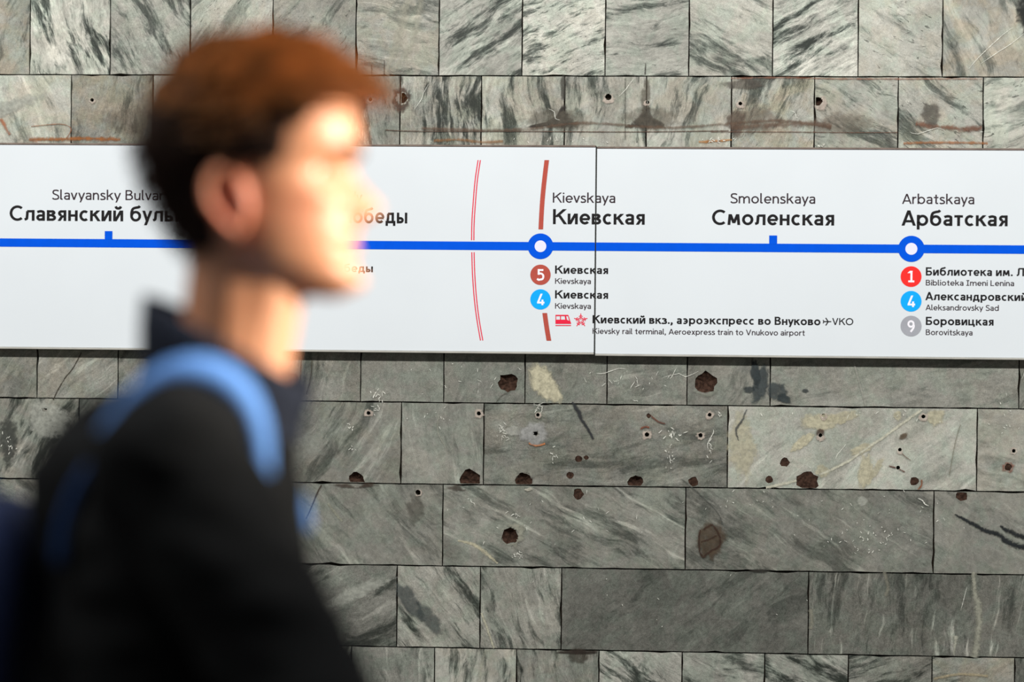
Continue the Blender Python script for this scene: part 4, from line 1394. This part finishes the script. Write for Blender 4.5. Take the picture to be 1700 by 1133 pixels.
bm = bmesh.new()
ball(bm, (.006, 0, 1.300), (.124, .175, .155)); ball(bm, (-.030, 0, 1.345), (.115, .13, .105)); ball(bm, (.006, 0, 1.20), (.125, .170, .19)); ball(bm, (.0, 0, 1.03), (.138, .180, .17))
ball(bm, (.075, 0, 1.13), (.092, .12, .19))
for s in (-1, 1): cone(bm, HIP[s] + Vector((.0, 0, .11)), HIP[s] + Vector((.0, 0, -.02)), .125, .128)
cone(bm, (-.01, 0, 1.03), (-.02, 0, .93), .15, .155, 1.15, n=28)
ball(bm, (.035, 0, 1.392), (.085, .14, .060))
for s in (-1, 1):
    cone(bm, (.04, s * .05, 1.418), SHO[s], .060, .070)
    ball(bm, SHO[s] + Vector((0, 0, -.008)), (.080, .066, .074))
    cone(bm, SHO[s], ELB[s], .072, .062); cone(bm, ELB[s], WRI[s] - (WRI[s] - ELB[s]).normalized() * .01, .061, .043)
jm = remesh(bm, .007, 3)
fold(jm, .009, 9)
jacket = link('jacket', jm, M_JACKET, man, True)
bvh_j = BVHTree.FromPolygons([v.co for v in jm.vertices], [p.vertices for p in jm.polygons])

# stand-up collar, open at the throat
bm = bmesh.new()
n, rings = 64, []
prof = [(.000, .0), (-.004, .30), (-.002, .75), (.004, 1.0), (.016, 1.02), (.020, .75), (.022, .3), (.030, .0)]
for j in range(n + 1):
    a = math.radians(14 + 332 * j / n)
    ca, sa = math.cos(a), math.sin(a)
    bk = (1 - ca) / 2
    zb = 1.400 + .025 * bk
    zt = 1.452 + .088 * bk
    row = []
    for r, t in prof:
        rr = r + .010 * t
        row.append(bm.verts.new((.050 + .004 * t * bk + .014 * (1 - bk) * t + ca * ((.062 if ca < 0 else .062 - .018 * ca) + rr), sa * (.066 + rr), zb + (zt - zb) * t)))
    rings.append(row)
for j in range(n):
    for k in range(len(prof) - 1):
        bm.faces.new((rings[j][k], rings[j][k + 1], rings[j + 1][k + 1], rings[j + 1][k]))
for rg in (rings[0], rings[-1]): bm.faces.new(rg)
bmesh.ops.recalc_face_normals(bm, faces=bm.faces)
from_bm('collar', bm, M_COLLAR, man, True)

bm = bmesh.new()
ball(bm, (-.02, 0, .95), (.122, .172, .10))
for s in (-1, 1):
    cone(bm, HIP[s], KNE[s], .103, .078); cone(bm, KNE[s], ANK[s] + (KNE[s] - ANK[s]) * .10, .078, .060); ball(bm, KNE[s] + (ANK[s] - KNE[s]) * .28 + Vector((-.014, 0, 0)), (.070, .068, .13))
tm = remesh(bm, .009, 3)
fold(tm, .007, 12, 3.0)
link('trousers', tm, M_TROUSER, man, True)

for s in (-1, 1):
    d = (TOE[s] - HEEL[s]); d.y = 0
    d.normalize()
    bm = bmesh.new()
    hl, tt = HEEL[s], TOE[s]
    cone(bm, hl + Vector((0, 0, .02)), tt + Vector((0, 0, .005)), .036, .036, 1.15)
    cone(bm, hl + d * .03 + Vector((0, 0, .02)), ANK[s] + Vector((.004, 0, .01)), .042, .046)
    cone(bm, ANK[s], tt, .044, .034, 1.1)
    sm_ = remesh(bm, .006, 3)
    for v in sm_.vertices: v.co.z = max(v.co.z, .012 if s > 0 else v.co.z)
    lo = min(v.co.z for v in sm_.vertices)
    if s < 0:
        for v in sm_.vertices: v.co.z = max(v.co.z, .012)
    shoe = link('shoe', sm_, M_SHOE, man, True)
    # sole follows the underside
    bm = bmesh.new()
    up = Vector((-d.z, 0, d.x))
    L = (tt - hl).length + .062
    st = hl - d * .034 - up * .030
    secs = []
    for i in range(15):
        t = i / 14
        w = interp([(0, .012), (.08, .032), (.3, .033), (.5, .034), (.75, .046), (.92, .036), (1, .012)], t)
        c = st + d * (L * t)
        if s < 0 and t > .72:
            c.z = max(c.z, .006)
        c.z = max(c.z, .0105)
        secs.append([bm.verts.new(c + Vector((0, w * a, 0)) + up * b) for a, b in ((-1, -.010), (1, -.010), (1.02, .010), (-1.02, .010))])
    for v in bm.verts: v.co.z = max(v.co.z, 0.0005)
    for i in range(14):
        for k in range(4):
            bm.faces.new((secs[i][k], secs[i][(k + 1) % 4], secs[i + 1][(k + 1) % 4], secs[i + 1][k]))
    bm.faces.new(secs[0]); bm.faces.new(secs[-1])
    bmesh.ops.recalc_face_normals(bm, faces=bm.faces)
    from_bm('sole', bm, M_SOLE, shoe, False)

# ------------------------------------------------------------------ his backpack
pack = empty('backpack', (RX - .222, RY, 1.0))
tag(pack, 'dark blue backpack with light blue shoulder straps on the back of the walking man', 'backpack')
PO = Vector((-.222, 0, 1.0))


def rounded(bm_, c, r, e=.45, nu=36, nv=20, back=None):
    V, F = [], []
    for i in range(nv + 1):
        ph = -math.pi / 2 + math.pi * i / nv
        for j in range(nu):
            th = 2 * math.pi * j / nu
            q = lambda t: math.copysign(abs(t) ** e, t)
            V.append(Vector((c[0] + r[0] * q(math.cos(ph)) * q(math.cos(th)), c[1] + r[1] * q(math.cos(ph)) * q(math.sin(th)), c[2] + r[2] * q(math.sin(ph)))))
    for i in range(nv):
        for j in range(nu):
            k = (j + 1) % nu
            F.append((i * nu + j, i * nu + k, (i + 1) * nu + k, (i + 1) * nu + j))
    bm_add(bm_, V, F)
    bmesh.ops.remove_doubles(bm_, verts=bm_.verts, dist=1e-5)


bm = bmesh.new()
rounded(bm, (-.005, 0, .125), (.095, .150, .220))
for v in bm.verts: v.co.x -= .03 * (.345 - v.co.z) / .43
pb = from_bm('pack_body', bm, M_PACK, pack, True)
bm = bmesh.new()
rounded(bm, (-.115, 0, .045), (.035, .115, .115))
from_bm('front_pocket', bm, M_PACK, pb, True)
bm = bmesh.new()
pts = [Vector((.03, -.035, .335)), Vector((.025, -.03, .360)), Vector((.025, 0, .370)), Vector((.025, .03, .360)), Vector((.03, .035, .335))]
for i in range(4): cone(bm, pts[i], pts[i + 1], .007, .007, n=10)
from_bm('carry_handle', bm, M_STRAP, pb, True)
for s in (-1, 1):
    path = []
    y0 = s * .120
    cen = Vector((.02, y0, 1.27))
    for i in range(40):
        a = math.radians(170 - 215 * i / 39)          # from the back, over the shoulder, down the chest
        dr = Vector((math.cos(a), 0, math.sin(a)))
        hit = bvh_j.ray_cast(cen + dr * .6, -dr)[0]
        rr = (hit - cen).length if hit is not None else .12
        path.append([a, rr])
    for _ in range(4):
        path = [[path[i][0], (path[max(0, i - 1)][1] + path[i][1] + path[min(39, i + 1)][1]) / 3] for i in range(40)]
    def band(seg, wy, th):
        bm = bmesh.new()
        rows = []
        for a, rr in seg:
            dr = Vector((math.cos(a), 0, math.sin(a)))
            row = []
            for u, t in ((-1, .003), (-1, th * .75), (-.75, th), (.75, th), (1, th * .75), (1, .003), (.75, -.003), (-.75, -.003)):
                sl = -.25 * (u * s) * wy * max(0, math.sin(a))      # lies on the sloping shoulder
                row.append(bm.verts.new(cen + dr * (rr + t) + Vector((0, u * wy, sl)) - PO))
            rows.append(row)
        for i in range(len(rows) - 1):
            for k in range(8):
                bm.faces.new((rows[i][k], rows[i][(k + 1) % 8], rows[i + 1][(k + 1) % 8], rows[i + 1][k]))
        bm.faces.new(rows[0]); bm.faces.new(rows[-1])
        bmesh.ops.recalc_face_normals(bm, faces=bm.faces)
        return bm

    o = from_bm('shoulder_strap', band([p for p in path if math.radians(18) <= p[0] <= math.radians(118)], .023, .020), M_STRAP, pack, True)
    for lo_, hi_ in ((-60, 22), (114, 180)):  # dimmer runs of the strap, their shade put into the dark webbing colour
        w_ = from_bm('shaded_webbing', band([p for p in path if math.radians(lo_) <= p[0] <= math.radians(hi_)], .015, .008), M_WEB, o, True)
    o['label'] = 'light blue padded shoulder strap'
